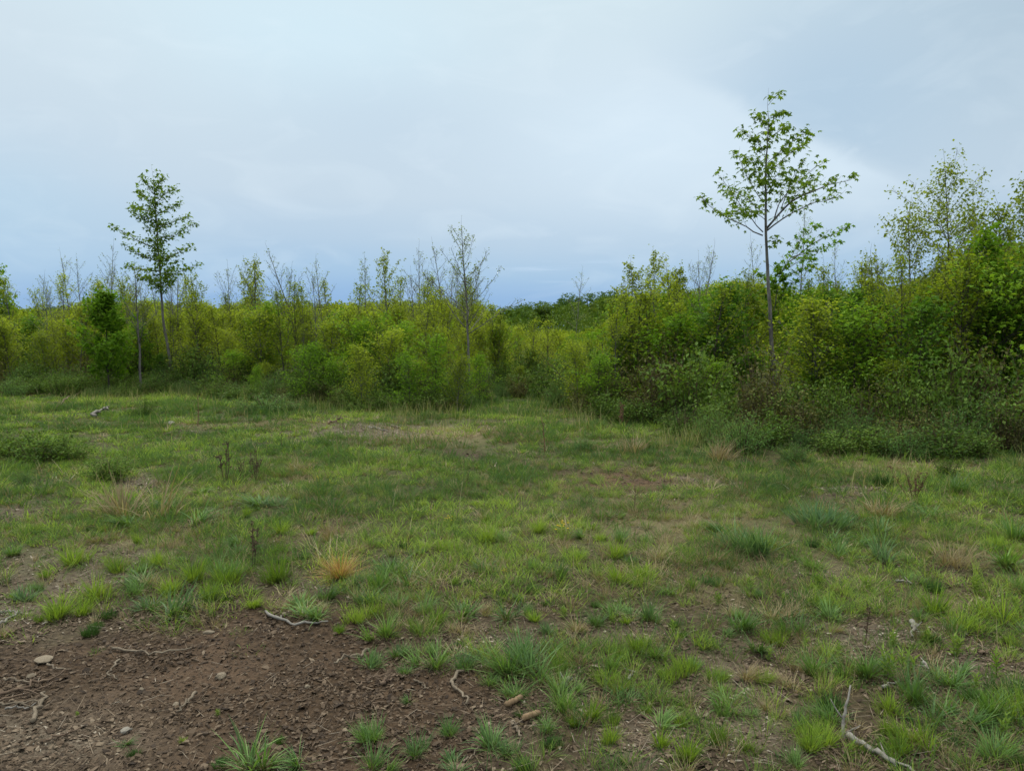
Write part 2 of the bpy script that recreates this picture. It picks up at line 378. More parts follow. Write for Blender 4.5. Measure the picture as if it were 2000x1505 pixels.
M['stick_pale'] = rough_mat('stick_pale', (.085,.066,.046), (.22,.18,.13), 25, (1,1,1), .5)
M['stick_grey'] = rough_mat('stick_grey', (.12,.11,.095), (.30,.28,.245), 25, (1,1,1), .5)
M['stick_brown'] = rough_mat('stick_brown', (.075,.05,.034), (.20,.145,.10), 25, (1,1,1), .5)
M['wood_cut'] = rough_mat('wood_cut', (.12,.08,.045), (.26,.18,.105), 20, (1,1,1), .5)
M['stone'] = rough_mat('stone', (.12,.095,.065), (.24,.20,.145), 14, (1,1,1), .4)
M['stone_white'] = rough_mat('stone_white', (.15,.135,.11), (.27,.25,.21), 14, (1,1,1), .4)
M['petal'] = leaf_mat('petal', (.50,.33,.02), (.62,.42,.02), (.70,.50,.04), .3, .5, 0)

def chip_mat():
    m, N = mat_new('litter'); t = attr(N, 'tint')
    c = N.ramp(t, [(0, (.020,.013,.008)), (.3, (.050,.034,.021)), (.6, (.095,.067,.043)), (.85, (.155,.12,.082)), (1, (.30,.265,.21))])
    p = N.n('ShaderNodeBsdfPrincipled'); N.put(p.inputs['Base Color'], c); p.inputs['Roughness'].default_value = .85
    p.inputs['Specular IOR Level'].default_value = .2
    N.nt.links.new(p.outputs[0], N.n('ShaderNodeOutputMaterial').inputs[0]); return m
M['litter'] = chip_mat()
def ground_mat():
    m, N = mat_new('ground'); P = N.n('ShaderNodeNewGeometry').outputs['Position']
    nf = N.noise(P, 26, 8, .7); nm = N.noise(P, 5.5, 6, .62); nl = N.noise(P, 1.1, 4, .55); nff = N.noise(P, 110, 5, .7)
    soil = N.ramp(nf, [(.30, (.016,.010,.006)), (.5, (.042,.027,.015)), (.72, (.095,.062,.037))])
    soil = N.mix(N.smooth(nl, .45, .68), soil, N.mix(.35, soil, (.13,.085,.055)))
    v = N.n('ShaderNodeTexVoronoi', feature='F1'); N.put(v.inputs['Vector'], P); v.inputs['Scale'].default_value = 42
    chipc = N.ramp(N.n('ShaderNodeSeparateColor').outputs[0] if False else nff, [(.3, (.04,.031,.022)), (.55, (.13,.105,.075)), (.8, (.26,.225,.17))])
    litter = N.ramp(nf, [(.28, (.016,.011,.006)), (.5, (.045,.033,.018)), (.75, (.115,.087,.05))])
    green = N.ramp(N.math('ADD', N.math('MULTIPLY', nf, .6), N.math('MULTIPLY', nm, .4)), [(.32, (.022,.024,.010)), (.5, (.05,.056,.018)), (.7, (.10,.10,.038))])
    strawc = N.ramp(nff, [(.3, (.06,.052,.025)), (.7, (.19,.155,.08))])
    redc = N.ramp(nf, [(.3, (.035,.022,.013)), (.7, (.13,.08,.045))])
    near = N.math('ADD', attr(N, 'near'), N.math('MULTIPLY', N.math('SUBTRACT', nm, .5), 1.2), clamp=True)
    c = N.mix(near, green, litter)
    c = N.mix(attr(N, 'straw'), c, strawc); c = N.mix(attr(N, 'red'), c, redc)
    c = N.mix(attr(N, 'soil'), c, soil); c = N.mix(N.math('MULTIPLY', attr(N, 'chip'), .85), c, chipc)
    p = N.n('ShaderNodeBsdfPrincipled'); N.put(p.inputs['Base Color'], c); p.inputs['Roughness'].default_value = .95
    p.inputs['Specular IOR Level'].default_value = .15
    b1 = N.n('ShaderNodeBump'); b1.inputs['Strength'].default_value = .8; b1.inputs['Distance'].default_value = .02; N.put(b1.inputs['Height'], nf)
    b2 = N.n('ShaderNodeBump'); b2.inputs['Strength'].default_value = .6; b2.inputs['Distance'].default_value = .006; N.put(b2.inputs['Height'], nff)
    N.nt.links.new(b1.outputs[0], b2.inputs['Normal']); N.nt.links.new(b2.outputs[0], p.inputs['Normal'])
    N.nt.links.new(p.outputs[0], N.n('ShaderNodeOutputMaterial').inputs[0]); return m
M['ground'] = ground_mat()

# ------------------------------------------------------------------ ground
def geo(a, b, step, k=1.07):
    out = [a]
    while out[-1] < b: out.append(out[-1]+step); step *= k
    return out
xp = list(np.arange(0, 4.2, .022))+geo(4.22, 2600, .03, 1.065)
xs = np.array([-v for v in reversed(xp[1:])]+xp)
ys = np.array([-v for v in reversed(geo(0, 600, .25, 1.2)[1:])]+list(np.arange(0, 2.2, .12))+list(np.arange(2.2, 6.6, .022))+geo(6.62, 3200, .03, 1.045))
X, Y = np.meshgrid(xs, ys); x, y = X.ravel(), Y.ravel()
soil, chip, red, straw, near, n1, n2 = zones(x, y)
z = ground_h(x, y)
r_ = np.hypot(x, y); nearf = 1-sstep(r_, 7, 11)
z += nearf*(0.012*fbm(x/.07, y/.07, 41, 3, .6)+0.010*np.abs(fbm(x/.16, y/.11, 47, 3)))*(0.35+soil*.9+chip*.6)
nx, ny = len(xs), len(ys); i = np.arange(ny-1)[:, None]*nx+np.arange(nx-1)[None]
Q = np.stack([i, i+1, i+nx+1, i+nx], -1).reshape(-1, 4)
g = MB(); g.add(np.stack([x, y, z], -1), None, Q)
ground = obj('ground', g.mesh('ground', M['ground'], True, dict(soil=soil, chip=chip, red=red, straw=straw, near=near)))
tag(ground, 'rough clearing floor of brown soil, litter and green turf', 'ground', kind='structure')

# ------------------------------------------------------------------ grass blades
def blades(mb, B, h, w, az, th0, kap, seg, tint, tw=None):
    """curved tapering strips; all arguments are arrays of length n"""
    n = len(B); th = th0[:, None]+kap[:, None]*(np.arange(seg)[None]+.5)/seg
    st = (h/seg)[:, None]; dr = np.cumsum(st*np.sin(th), 1); dz = np.cumsum(st*np.cos(th), 1)
    dr = np.c_[np.zeros(n), dr]; dz = np.c_[np.zeros(n), dz]
    C = B[:, None]+np.stack([np.cos(az)[:, None]*dr, np.sin(az)[:, None]*dr, dz], -1)
    a2 = az+math.pi/2+(0 if tw is None else tw); S = np.stack([np.cos(a2), np.sin(a2), np.zeros(n)], -1)
    f = np.linspace(0, 1, seg+1); wd = (w[:, None]*(1-f[None]**1.6)*np.minimum(1, .6+f[None]*2))[:, :-1]
    L = C[:, :-1]-S[:, None]*wd[..., None]/2; R = C[:, :-1]+S[:, None]*wd[..., None]/2
    k = 2*seg+1; V = np.empty((n, k, 3)); V[:, 0:2*seg:2] = L; V[:, 1:2*seg:2] = R; V[:, -1] = C[:, -1]
    al = np.empty(k); al[0:2*seg:2] = f[:-1]; al[1:2*seg:2] = f[:-1]; al[-1] = 1
    o = np.arange(n)[:, None, None]*k
    Qd = np.array([[2*i, 2*i+1, 2*i+3, 2*i+2] for i in range(seg-1)]).reshape(-1, 4)
    Td = np.array([[2*seg-2, 2*seg-1, 2*seg]])
    mb.add(V.reshape(-1, 3), (o+Td[None]).reshape(-1, 3), (o+Qd[None]).reshape(-1, 4) if seg > 1 else None, np.repeat(tint, k), np.tile(al, n))

rs = RS(5)
def scatter(n, dmin, dmax, pw=1.0, extra=1.2):
    d = dmin+(dmax-dmin)*rs.rand(n)**pw; x = (rs.rand(n)*2-1)*(0.74*d+extra); return x, d
def edge_py(px):
    return np.interp(px, [-600,0,300,600,800,900,960,1050,1120,1300,1400,1600,1800,2000,2600], [772,776,770,790,806,800,776,776,806,842,868,885,896,892,905])
def clump_grass(name, N, label):
    x, y = scatter(N, 2.3, 21, .85)
    # denser near, thinner (but wider blades) far away
    soil, chip, red, straw, near, n1, n2 = zones(x, y); px, py = topx(x, y)
    lush = vnoise(x/.45, y/.45, 77)*.6+vnoise(x/.16, y/.16, 79)*.4
    keep = (1-soil*.995)*(1-chip*.97)*(1-red*.93)*(1-.5*straw)*(1-near*.30*(lush < .60))*(1-.8*sstep(-n1, .16, .26))
    ok = (rs.rand(N) < keep*(.10+.90*sstep(lush, .32, .60))*np.clip((y*.75+2.2)/9, .3, 1)) & (py > edge_py(px)-14)
    x, y, straw, near, n2, n1, py = x[ok], y[ok], straw[ok], near[ok], n2[ok], n1[ok], py[ok]
    n = len(x); d = np.hypot(x, y); kb = 18
    kind = vnoise(x/.8+9, y/.8, 91)+rs.randn(n)*.12                      # patches of different grasses
    big = rs.rand(n) < .2; ct = np.clip(.52+n2*1.5+n1*.8+rs.randn(n)*.27-.17*big, .02, .98); ct = np.where(kind < .34, ct*.35, ct)
    hh = (.035+.075*rs.rand(n)**1.6)*(1+.5*(kind < .34))*(1+.95*big); rad = (.03+.05*rs.rand(n))*(1+.7*big)
    dryc = rs.rand(n) < (.09+.6*straw+.06*near+.14*sstep(n1, .05, .22))
    gm, dm = MB(), MB()
    for mask, mb, hk in ((~dryc, gm, 1.0), (dryc, dm, 1.15)):
        m = np.where(mask)[0]; ii = np.repeat(m, kb); k = len(ii)
        a = rs.rand(k)*6.283; r = rad[ii]*np.sqrt(rs.rand(k)); bx, by = x[ii]+np.cos(a)*r, y[ii]+np.sin(a)*r
        B = np.stack([bx, by, ground_h(bx, by)-.004], -1)
        h = hh[ii]*rs.uniform(.5, 1.3, k)*hk; th = rs.uniform(.05, .5, k)+r/rad[ii]*.45+(.35 if hk > 1 else 0)
        blades(mb, B, h, (.0018+.00065*d[ii])*rs.uniform(.7, 1.3, k), a+rs.randn(k)*.5, th, rs.uniform(.1, 1.1, k), 2, np.clip(ct[ii]+rs.randn(k)*.1, 0, 1), rs.randn(k)*.6)
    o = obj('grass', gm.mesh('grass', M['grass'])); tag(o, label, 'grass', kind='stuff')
    o = obj('dry_grass', dm.mesh('dry_grass', M['grass_tan'])); tag(o, 'short straw coloured dead grass mixed through the green turf', 'dry grass', kind='stuff')
clump_grass('grass', 85000, 'short patchy green and yellow green grass covering the clearing')

def tall_grass():
    mb = MB(); n = 9000; px = rs.uniform(-250, 2250, n); py = edge_py(px)+rs.exponential(16, n)-12
    pts = np.array([[0, 0, 0]]*n, float)
    dep = EYE*F/(py-HOR); x = (px-CX)/F*dep; y = dep; c = vnoise(x/1.0, y/1.0, 55)
    ok = rs.rand(n) < sstep(c, .3, .7); x, y, d = x[ok], y[ok], dep[ok]; k = 4
    x = np.repeat(x, k)+rs.randn(len(x)*k)*.06; y = np.repeat(y, k)+rs.randn(len(y)*k)*.06; n = len(x)
    B = np.stack([x, y, ground_h(x, y)-.01], -1)
    blades(mb, B, rs.uniform(.10, .42, n), rs.uniform(.004, .009, n), rs.rand(n)*6.28, rs.uniform(0, .35, n), rs.uniform(.1, 1.0, n), 3, rs.rand(n))
    o = obj('tall_grass', mb.mesh('tall_grass', leaf_mat('tall_grass', (.09,.14,.035), (.16,.20,.06), (.30,.27,.13), .3, .6, 0)))
    tag(o, 'tall thin grass stems fringing the foot of the thicket', 'tall grass', kind='stuff')
tall_grass()
def seed_stalks():
    mb = MB(); n = 3200; x, y = scatter(n, 3, 17, .9); soil, chip, red, straw, near, n1, n2 = zones(x, y); px, py = topx(x, y)
    ok = (rs.rand(n) < (1-soil)*(.2+.8*sstep(n2, -.05, .15))) & (py > edge_py(px)-5); x, y = x[ok], y[ok]; n = len(x)
    B = np.stack([x, y, ground_h(x, y)-.01], -1)
    blades(mb, B, rs.uniform(.10, .30, n), .0022+.0003*y, rs.rand(n)*6.28, rs.uniform(0, .25, n), rs.uniform(.0, .9, n), 4, rs.rand(n))
    tag(obj('grass_stalks', mb.mesh('grass_stalks', M['grass_tan'])), 'thin pale grass stalks rising singly above the turf', 'grass stalks', kind='stuff')
seed_stalks()

# ------------------------------------------------------------------ litter: wood chips, dead leaves, pebbles
def litter():
    mb = MB(); x, y = scatter(330000, 2.2, 12, 1.0, .6)
    soil, chip, red, straw, near, n1, n2 = zones(x, y); dens = .34*soil+.50*near+.9*chip+.35*red+.16
    fine = vnoise(x/.25, y/.25, 61); dens *= .3+1.1*sstep(fine, .3, .7)
    ok = rs.rand(len(x)) < dens*np.clip(1.2-(y-2.2)/12, .3, 1)*(1+.6*soil); x, y, chip, soil = x[ok], y[ok], chip[ok], soil[ok]; n = len(x)
    z = ground_h(x, y)+.006; a = rs.rand(n)*6.28; tilt = rs.randn(n, 2)*.28
    A = np.stack([np.cos(a), np.sin(a), tilt[:, 0]], -1); N_ = np.stack([rs.randn(n)*.3, rs.randn(n)*.3, np.ones(n)], -1)
    S = rs.uniform(.006, .024, n)*(1+.7*(rs.rand(n) < .08))*(1+.05*np.maximum(y-5, 0)); asp = rs.choice([.22, .45, .7], n, p=[.45, .35, .2])
    A = norm(A); Bv = norm(np.cross(N_, A)); Nn = np.cross(A, Bv)
    T = np.array([(-.5,-.4,0),(.1,-.5,.08),(.5,-.25,0),(.5,.3,.05),(0,.5,.12),(-.45,.35,.02)])
    J = T[None]+rs.randn(n, 6, 3)*np.array([.07, .07, .05])
    V = np.stack([x, y, z], -1)[:, None]+S[:, None, None]*(J[..., :1]*A[:, None]+J[..., 1:2]*asp[:, None, None]*Bv[:, None]+J[..., 2:]*Nn[:, None])
    o = np.arange(n)[:, None, None]*6; Qd = np.array([[0,1,4,5],[1,2,3,4]])
    t = np.clip(rs.beta(2, 2.6, n)+.22*chip-.12*soil, 0, 1)
    mb.add(V.reshape(-1, 3), None, (o+Qd[None]).reshape(-1, 4), np.repeat(t, 6))
    # thin twigs and straws
    n = 30000; x, y = scatter(n, 2.2, 11, 1, .6); soil, chip, red, straw, near, _, _ = zones(x, y)
    ok = rs.rand(n) < (.2+.3*near+.6*chip+.6*straw)*(1-.6*soil); x, y = x[ok], y[ok]; n = len(x)
    B = np.stack([x, y, ground_h(x, y)+.008], -1)
    blades(mb, B, rs.uniform(.03, .13, n), rs.uniform(.0015, .0035, n), rs.rand(n)*6.28, rs.uniform(1.35, 1.6, n), rs.uniform(-.2, .3, n), 2, rs.uniform(.5, 1, n))
    o_ = obj('wood_litter', mb.mesh('wood_litter', M['litter'])); tag(o_, 'scattered wood chips, bark flakes and dead leaves on the soil', 'wood litter', kind='stuff')
litter()

def far_chips():
    mb = MB(); n = 90000; x, y = scatter(n, 6.5, 18, .8, 1); soil, chip, red, straw, near, _, _ = zones(x, y)
    ok = rs.rand(n) < np.clip(chip*.9+red*.45, 0, 1)*.8; x, y, red = x[ok], y[ok], red[ok]; n = len(x)
    B = np.stack([x, y, ground_h(x, y)+.012], -1)
    blades(mb, B, rs.uniform(.04, .15, n), rs.uniform(.012, .03, n), rs.rand(n)*6.28, rs.uniform(1.2, 1.65, n), rs.uniform(-.3, .3, n), 1, np.clip(rs.beta(2, 2, n)*1.0+.22*(1-red)-red*.25, 0, 1), rs.randn(n)*.8)
    tag(obj('bark_chips', mb.mesh('bark_chips', M['litter'])), 'grey and brown bark chips in the worn patches of the turf', 'bark chips', kind='stuff')
far_chips()

def rock_mesh(name, seed, mat, flat=.55, sub=2):
    import bmesh
    bm = bmesh.new(); bmesh.ops.create_icosphere(bm, subdivisions=sub, radius=.5); r = RS(seed)
    pl = [(norm(r.randn(3)), r.uniform(.28, .46)) for _ in range(9)]
    for v in bm.verts:
        c = np.array(v.co)
        for nrm, dd in pl:
            e = c@nrm-dd
            if e > 0: c = c-nrm*e
        c = c*(1+.05*r.randn()); v.co = (c[0]*1.15, c[1]*.85, c[2]*flat)
    me = bpy.data.meshes.new(name); bm.to_mesh(me); bm.free(); me.materials.append(mat); return me
def pebbles():
    mb = MB(); n = 5200; x, y = scatter(n, 2.3, 7, 1, .4); soil, chip, *_ = zones(x, y)
    ok = rs.rand(n) < soil*.9+.05; x, y = x[ok], y[ok]; n = len(x)
    T = np.array([(1,0,0),(0,1,0),(-1,0,0),(0,-1,0),(.1,0,.75),(0,0,-.6),(.6,.6,.3),(-.6,.5,.35),(-.5,-.6,.3),(.6,-.55,.35)])
    Fc = np.array([(0,6,4),(6,1,4),(1,7,4),(7,2,4),(2,8,4),(8,3,4),(3,9,4),(9,0,4),(0,1,6),(1,2,7),(2,3,8),(3,0,9)])
    S = rs.uniform(.003, .009, n)*(1+(rs.rand(n) < .05)*1.2)
    J = T[None]*(1+rs.randn(n, 10, 1)*.15)*np.stack([rs.uniform(.7, 1.3, n), rs.uniform(.7, 1.3, n), rs.uniform(.5, .9, n)], -1)[:, None]
    V = np.stack([x, y, ground_h(x, y)+.008], -1)[:, None]+J*S[:, None, None]
    mb.add(V.reshape(-1, 3), (np.arange(n)[:, None, None]*10+Fc[None]).reshape(-1, 3), None, np.repeat(rs.uniform(.1, .62, n), 10))
    o = obj('pebbles', mb.mesh('pebbles', M['litter'])); tag(o, 'tiny stones and crumbs of earth over the bare soil patch', 'pebbles', kind='stuff')
pebbles()

LM_G = [(662,1120,'the orange tussock'),(497,1090,'the blackish dead stalk'),(441,920,'the tall dead weed'),(242,1000,'the wide amber tussock'),(580,1215,'the split grey stick'),
 (298,1276,'the long bowed twig'),(686,1289,'the pale splinter'),(889,1345,'the S shaped root'),(1035,1400,'the cut wood pieces'),(1106,1342,'the whitish wood fragment'),(1102,1045,'the yellow flowers'),
 (1467,1070,'the blue green tussock'),(1594,1025,'the greyish seedy tussock'),(1785,975,'the reddish dead stalks'),(1685,1240,'the lone seed head'),(1781,1235,'the white stick fragment'),(1650,1400,'the upright whitish stick'),
 (1720,1485,'the thick grey branch'),(1729,1320,'the largest weed shoots'),(1234,1325,'the tiny whitish stick'),(365,1380,'the short straight stick'),(88,1292,'the tan flat stone'),(94,1335,'the longest dark branch'),
 (1238,880,'the reddish tan tuft'),(1200,940,'the brown patch'),(1396,890,'the pale straw tuft'),(588,915,'the pair of yellow flowers'),(1935,1276,'the brown twig at right'),(1766,1141,'the small level stick'),(247,1430,'the whitish stone'),
 (986,1125,'the tiny yellow flower'),(1058,870,'the rust brown stem'),(20,1215,'the grey sticks at left'),(555,1202,'the orange brown stone'),(1360,932,'the grey strip of chips'),(1650,957,'the far right chips')]
LM_S = [(150,'the forked bare tree'),(215,'the layered maple sapling'),(330,'the pyramidal tree'),(276,'the dark stemmed tree'),(505,'the airy tree left of centre'),(600,'the leaning bare pole'),(640,'the bare topped sapling'),
 (762,'the airy leafy tree'),(820,'the straight bare tree'),(914,'the tall middle tree'),(1120,'the short bare twiggy tree'),(1240,'the leafy spire'),(1290,'the crooked spire'),(1320,'the short spire'),(1508,'the tallest tree'),
 (1638,'the Y shaped tree'),(1712,'the low leaning sapling'),(1775,'the slim airy tree'),(1850,'the flat topped tree'),(1925,'the lush maple'),(1990,'the right edge'),(10,'the left edge'),(1405,'the reddish dead tuft')]
USED = set()
def label_g(lb, px, py):
    L = sorted(LM_G, key=lambda m: (m[0]-px)**2+(2*(m[1]-py))**2)[:4]
    for far in (0, 1):
        for mx, my, nm in L:
            dx, dy = px-mx, 2*(py-my); D = math.hypot(dx, dy)
            w = ('left of' if dx < 0 else 'right of') if abs(dx) > abs(dy) else ('in front of' if dy > 0 else 'behind')
            if abs(dx) > .45*abs(dy) and abs(dy) > .45*abs(dx): w = ('in front and ' if dy > 0 else 'behind and ')+('left of' if dx < 0 else 'right of')
            lab = f"{lb} {'just' if D < 60 else 'close' if D < 120 else 'a step' if D < 220 else 'well'} {w} {nm}"
            if far: lab = lb+', smaller,'+lab[len(lb):]
            if lab not in USED and len(lab.replace(',', '').split()) < 17: USED.add(lab); return lab
    return lab
def label_s(lb, px, row):
    L = sorted(LM_S, key=lambda m: abs(m[0]-px))[:4]
    for mx, nm in L:
        D = abs(px-mx); w = 'left of' if px < mx else 'right of'
        lab = f"{lb} {row}, {'directly' if D < 25 else 'just' if D < 60 else 'a step'} {w if D >= 6 else 'by'} {nm}"
        if lab not in USED: USED.add(lab); return lab
    for o_ in ('second', 'third', 'fourth', 'fifth', 'sixth', 'seventh'):      # counted rightwards from the first of its kind there
        for mx, nm in L[:3]:
            w = 'left of' if px < mx else 'right of'
            lb2 = f"{o_} {lb} {row}, a step {w} {nm}"
            if lb2 not in USED and len(lb2.split()) < 17: USED.add(lb2); return lb2
    return lab

# ------------------------------------------------------------------ far forest
def far_tree_mesh(seed, W_=1.0, n=3600, kind='round'):
    r = RS(seed); cr, st = MB(), MB(); H = 11.0
    lob = [(np.array([r.uniform(-3.2, 3.2)*W_, r.uniform(-3.2, 3.2)*W_, r.uniform(2.2, 8.4)]), r.uniform(1.4, 2.5)) for _ in range(17)]
    lob.append((np.array([0, 0, 8.9]), 1.9))
    P = []
    for c, rad in lob:
        k = n//len(lob); v = norm(r.randn(k, 3)); P.append(c+v*rad*(.72+.34*r.rand(k, 1))*np.array([1, 1, .8]))
    P = np.concatenate(P); k = len(P)
    A = r.randn(k, 3)*.8; A[:, 2] -= .3; N_ = np.array([0, 0, 1.])+r.randn(k, 3)*.6
    leaves(cr, P, A, N_, r.uniform(.3, .62, k), 'lobed', np.clip(.35+(P[:, 2]-6)*.02+r.randn(k)*.2, 0, 1))
    tube(st, resample([(0,0,-.3),(.1,0,3),(0,.1,6),(0,0,9)], 8), np.linspace(.22, .05, 8), 6)
    for _ in range(6):
        a = r.rand()*6.28; z0 = r.uniform(2.5, 6); tube(st, resample([(0,0,z0),(math.cos(a)*1.2,math.sin(a)*1.2,z0+1.2),(math.cos(a)*2.2,math.sin(a)*2.2,z0+2.5)], 6), np.linspace(.09, .02, 6), 4)
    return st.mesh('far_trunk', M['bark_dark'], True), cr.mesh('far_crown', M['leaf_far'])
fv = [far_tree_mesh(s, w) for s, w in ((1, 1.0), (2, 1.25), (3, .85), (4, 1.1))]
FGRP = 'broad trees of the distant forest'
def far_top(px): return np.interp(px, [-400,0,300,450,600,950,1020,1080,1130,1190,1240,1300,1400,1500,1700,2400], [590,590,592,588,586,588,584,580,570,560,563,566,568,568,566,566])
rf = RS(12); proto = [None]*4
for row, (dmin, dmax, nn) in enumerate(((150, 185, 60), (210, 260, 70))):
    for i in range(nn):
        px = -350+(2700/nn)*(i+rf.uniform(.1, .9)); d = rf.uniform(dmin, dmax); ty = far_top(px)+rf.uniform(-3, 12)+(4 if row == 0 else 0)
        x, y = (px-CX)/F*d, d; z0 = gz(x, y); top = at(px, ty, d)[2]; sc = (top-z0)/10.9; k = rf.randint(4)
        lab = label_s('dark green distant tree', px, ['nearer row', 'skyline row'][row])
        if proto[k] is None: proto[k] = tree_thing('forest_tree', lab, 'tree', (x, y, z0), fv[k], rf.rand()*6.28, sc, FGRP); o = proto[k]
        else: o = dup(proto[k], (x, y, z0), rf.rand()*6.28, (sc,)*3, lab, FGRP)
        s = rf.uniform(1.05, 1.45); o.scale = (sc*s, sc*s, sc)

# ------------------------------------------------------------------ hero trees
def px_tree(name, label, seed, d, trunk_px, base_py, limbs, R0, **kw):
    """tree whose stem and main limbs follow the photo at distance d; limb entries: (pixels, radius, depth at the tip)"""
    b = at(trunk_px[0][0], base_py, d); x0 = b[0]; z0 = gz(x0, d)
    def loc(p, dy=0.0):
        q = at(p[0], p[1], d+dy); return np.array([q[0]-x0, dy, q[2]-z0])
    trunk = [np.array([0, 0, -.05])]+[loc(p) for p in trunk_px]
    fixed = []
    for pts, r, dy in limbs:
        n = len(pts); fixed.append((np.array([loc(p, dy*(i/(n-1))**1.2) for i, p in enumerate(pts)]), r))
    me = grow(name, seed, trunk, R0, fixed=fixed, **kw)
    return tree_thing(name, label, 'tree', (x0, d, z0), me)

px_tree('maple_tree', 'tallest tree, slender maple with pale trunk and open spreading crown above the thicket', 7, 14.2,
    [(1512,756),(1507,700),(1500,600),(1497,540),(1494,480),(1491,455),(1492,396),(1490,347),(1494,291),(1502,240),(1499,205)], 810,
    [([(1495,449),(1502,439),(1518,428),(1539,396),(1568,375),(1610,354),(1662,341)], .030, -.5),
     ([(1496,452),(1529,428),(1568,400),(1603,386),(1632,376)], .016, .6),
     ([(1490,460),(1458,446),(1427,426),(1395,410),(1370,384)], .014, .3),
     ([(1490,453),(1469,432),(1451,396),(1427,368),(1406,340)], .013, -.6),
     ([(1492,396),(1469,361),(1451,326),(1438,288)], .010, .4), ([(1494,298),(1476,270),(1446,254)], .007, -.2),
     ([(1499,255),(1487,234),(1474,222)], .006, .2), ([(1492,347),(1518,312),(1546,291),(1572,280)], .009, .5),
     ([(1493,325),(1525,291),(1553,266),(1576,262)], .009, -.5), ([(1500,273),(1522,252),(1536,245)], .006, .3),
     ([(1502,231),(1518,220),(1531,217)], .005, -.2), ([(1500,206),(1515,189),(1529,183)], .004, .1),
     ([(1511,432),(1532,379),(1568,347),(1608,316)], .013, .4), ([(1525,410),(1543,347),(1568,310)], .011, -.4),
     ([(1492,420),(1470,395),(1440,380),(1420,372)], .008, .9), ([(1492,380),(1510,350),(1530,330)], .007, -.9),
     ([(1491,340),(1470,315),(1458,300)], .006, -.5), ([(1495,430),(1475,405),(1460,410),(1440,412)], .008, -1.0),
     ([(1495,470),(1511,472),(1524,469)], .004, -.3), ([(1539,396),(1570,365),(1590,340)], .008, .9)],
    .050, cb=.64, nb=12, ang=52, Lf=.10, n2=12, l2=.36, lsz=.105, ln=4.7, tpl='maple', jit=.06, droop=.65, nvar=.4, bark=M['bark_grey'], leaf=M['leaf_hero'], leaf_from=.25, flat=.3)

px_tree('maple_tree', 'young maple leaning right just behind the tallest tree, with two long leafy arms', 8, 16.5,
    [(1512,640),(1518,570),(1528,530),(1538,508)], 795,
    [([(1530,525),(1553,495),(1599,467),(1636,446),(1662,430)], .016, .4), ([(1546,502),(1599,488),(1640,474)], .010, -.4),
     ([(1538,512),(1560,480),(1575,450),(1600,440)], .009, .3), ([(1525,545),(1560,530),(1590,520)], .008, -.3), ([(1520,560),(1500,540),(1480,530)], .007, .3),
     ([(1528,530),(1560,505),(1580,500)], .008, .8)],
    .026, cb=.45, nb=12, ang=55, Lf=.24, n2=11, l2=.30, lsz=.105, ln=5, tpl='maple', jit=.035, droop=.65, bark=M['bark_grey'], leaf=M['leaf_maple'], leaf_from=.4, flat=.3)

px_tree('pyramidal_tree', 'lone tall leafy tree with narrow pointed crown at the left of the clearing', 9, 19.5,
    [(336,722),(329,670),(320,599),(312,529),(306,476),(303,406),(299,348)], 790,
    [([(312,529),(282,529),(245,521)], .016, .4), ([(313,543),(345,532),(382,514)], .014, -.3), ([(308,511),(268,497),(240,478)], .015, -.5),
     ([(306,487),(268,469),(227,446)], .015, .3), ([(310,511),(338,501),(372,484)], .014, .5), ([(306,469),(338,458),(372,437)], .013, -.4),
     ([(305,448),(338,434),(366,421)], .012, .5), ([(303,441),(275,423),(254,410)], .011, -.3), ([(303,423),(331,406),(350,394)], .010, .3),
     ([(302,406),(285,384),(268,371)], .009, .3), ([(302,399),(324,377),(342,373)], .009, -.3), ([(301,380),(285,360),(277,345)], .007, -.2),
     ([(301,380),(312,358),(318,342)], .007, .2), ([(312,560),(290,545),(270,540)], .009, -.6), ([(303,420),(285,405),(262,400)], .008, .7)],
    .045, cb=.44, nb=34, ang=62, Lf=.105, prof='cone', n2=15, l2=.27, lsz=.095, ln=8, tpl='lobed', jit=.06, droop=.4, bark=M['bark_grey'], leaf=M['leaf_hero'], leaf_from=.2)

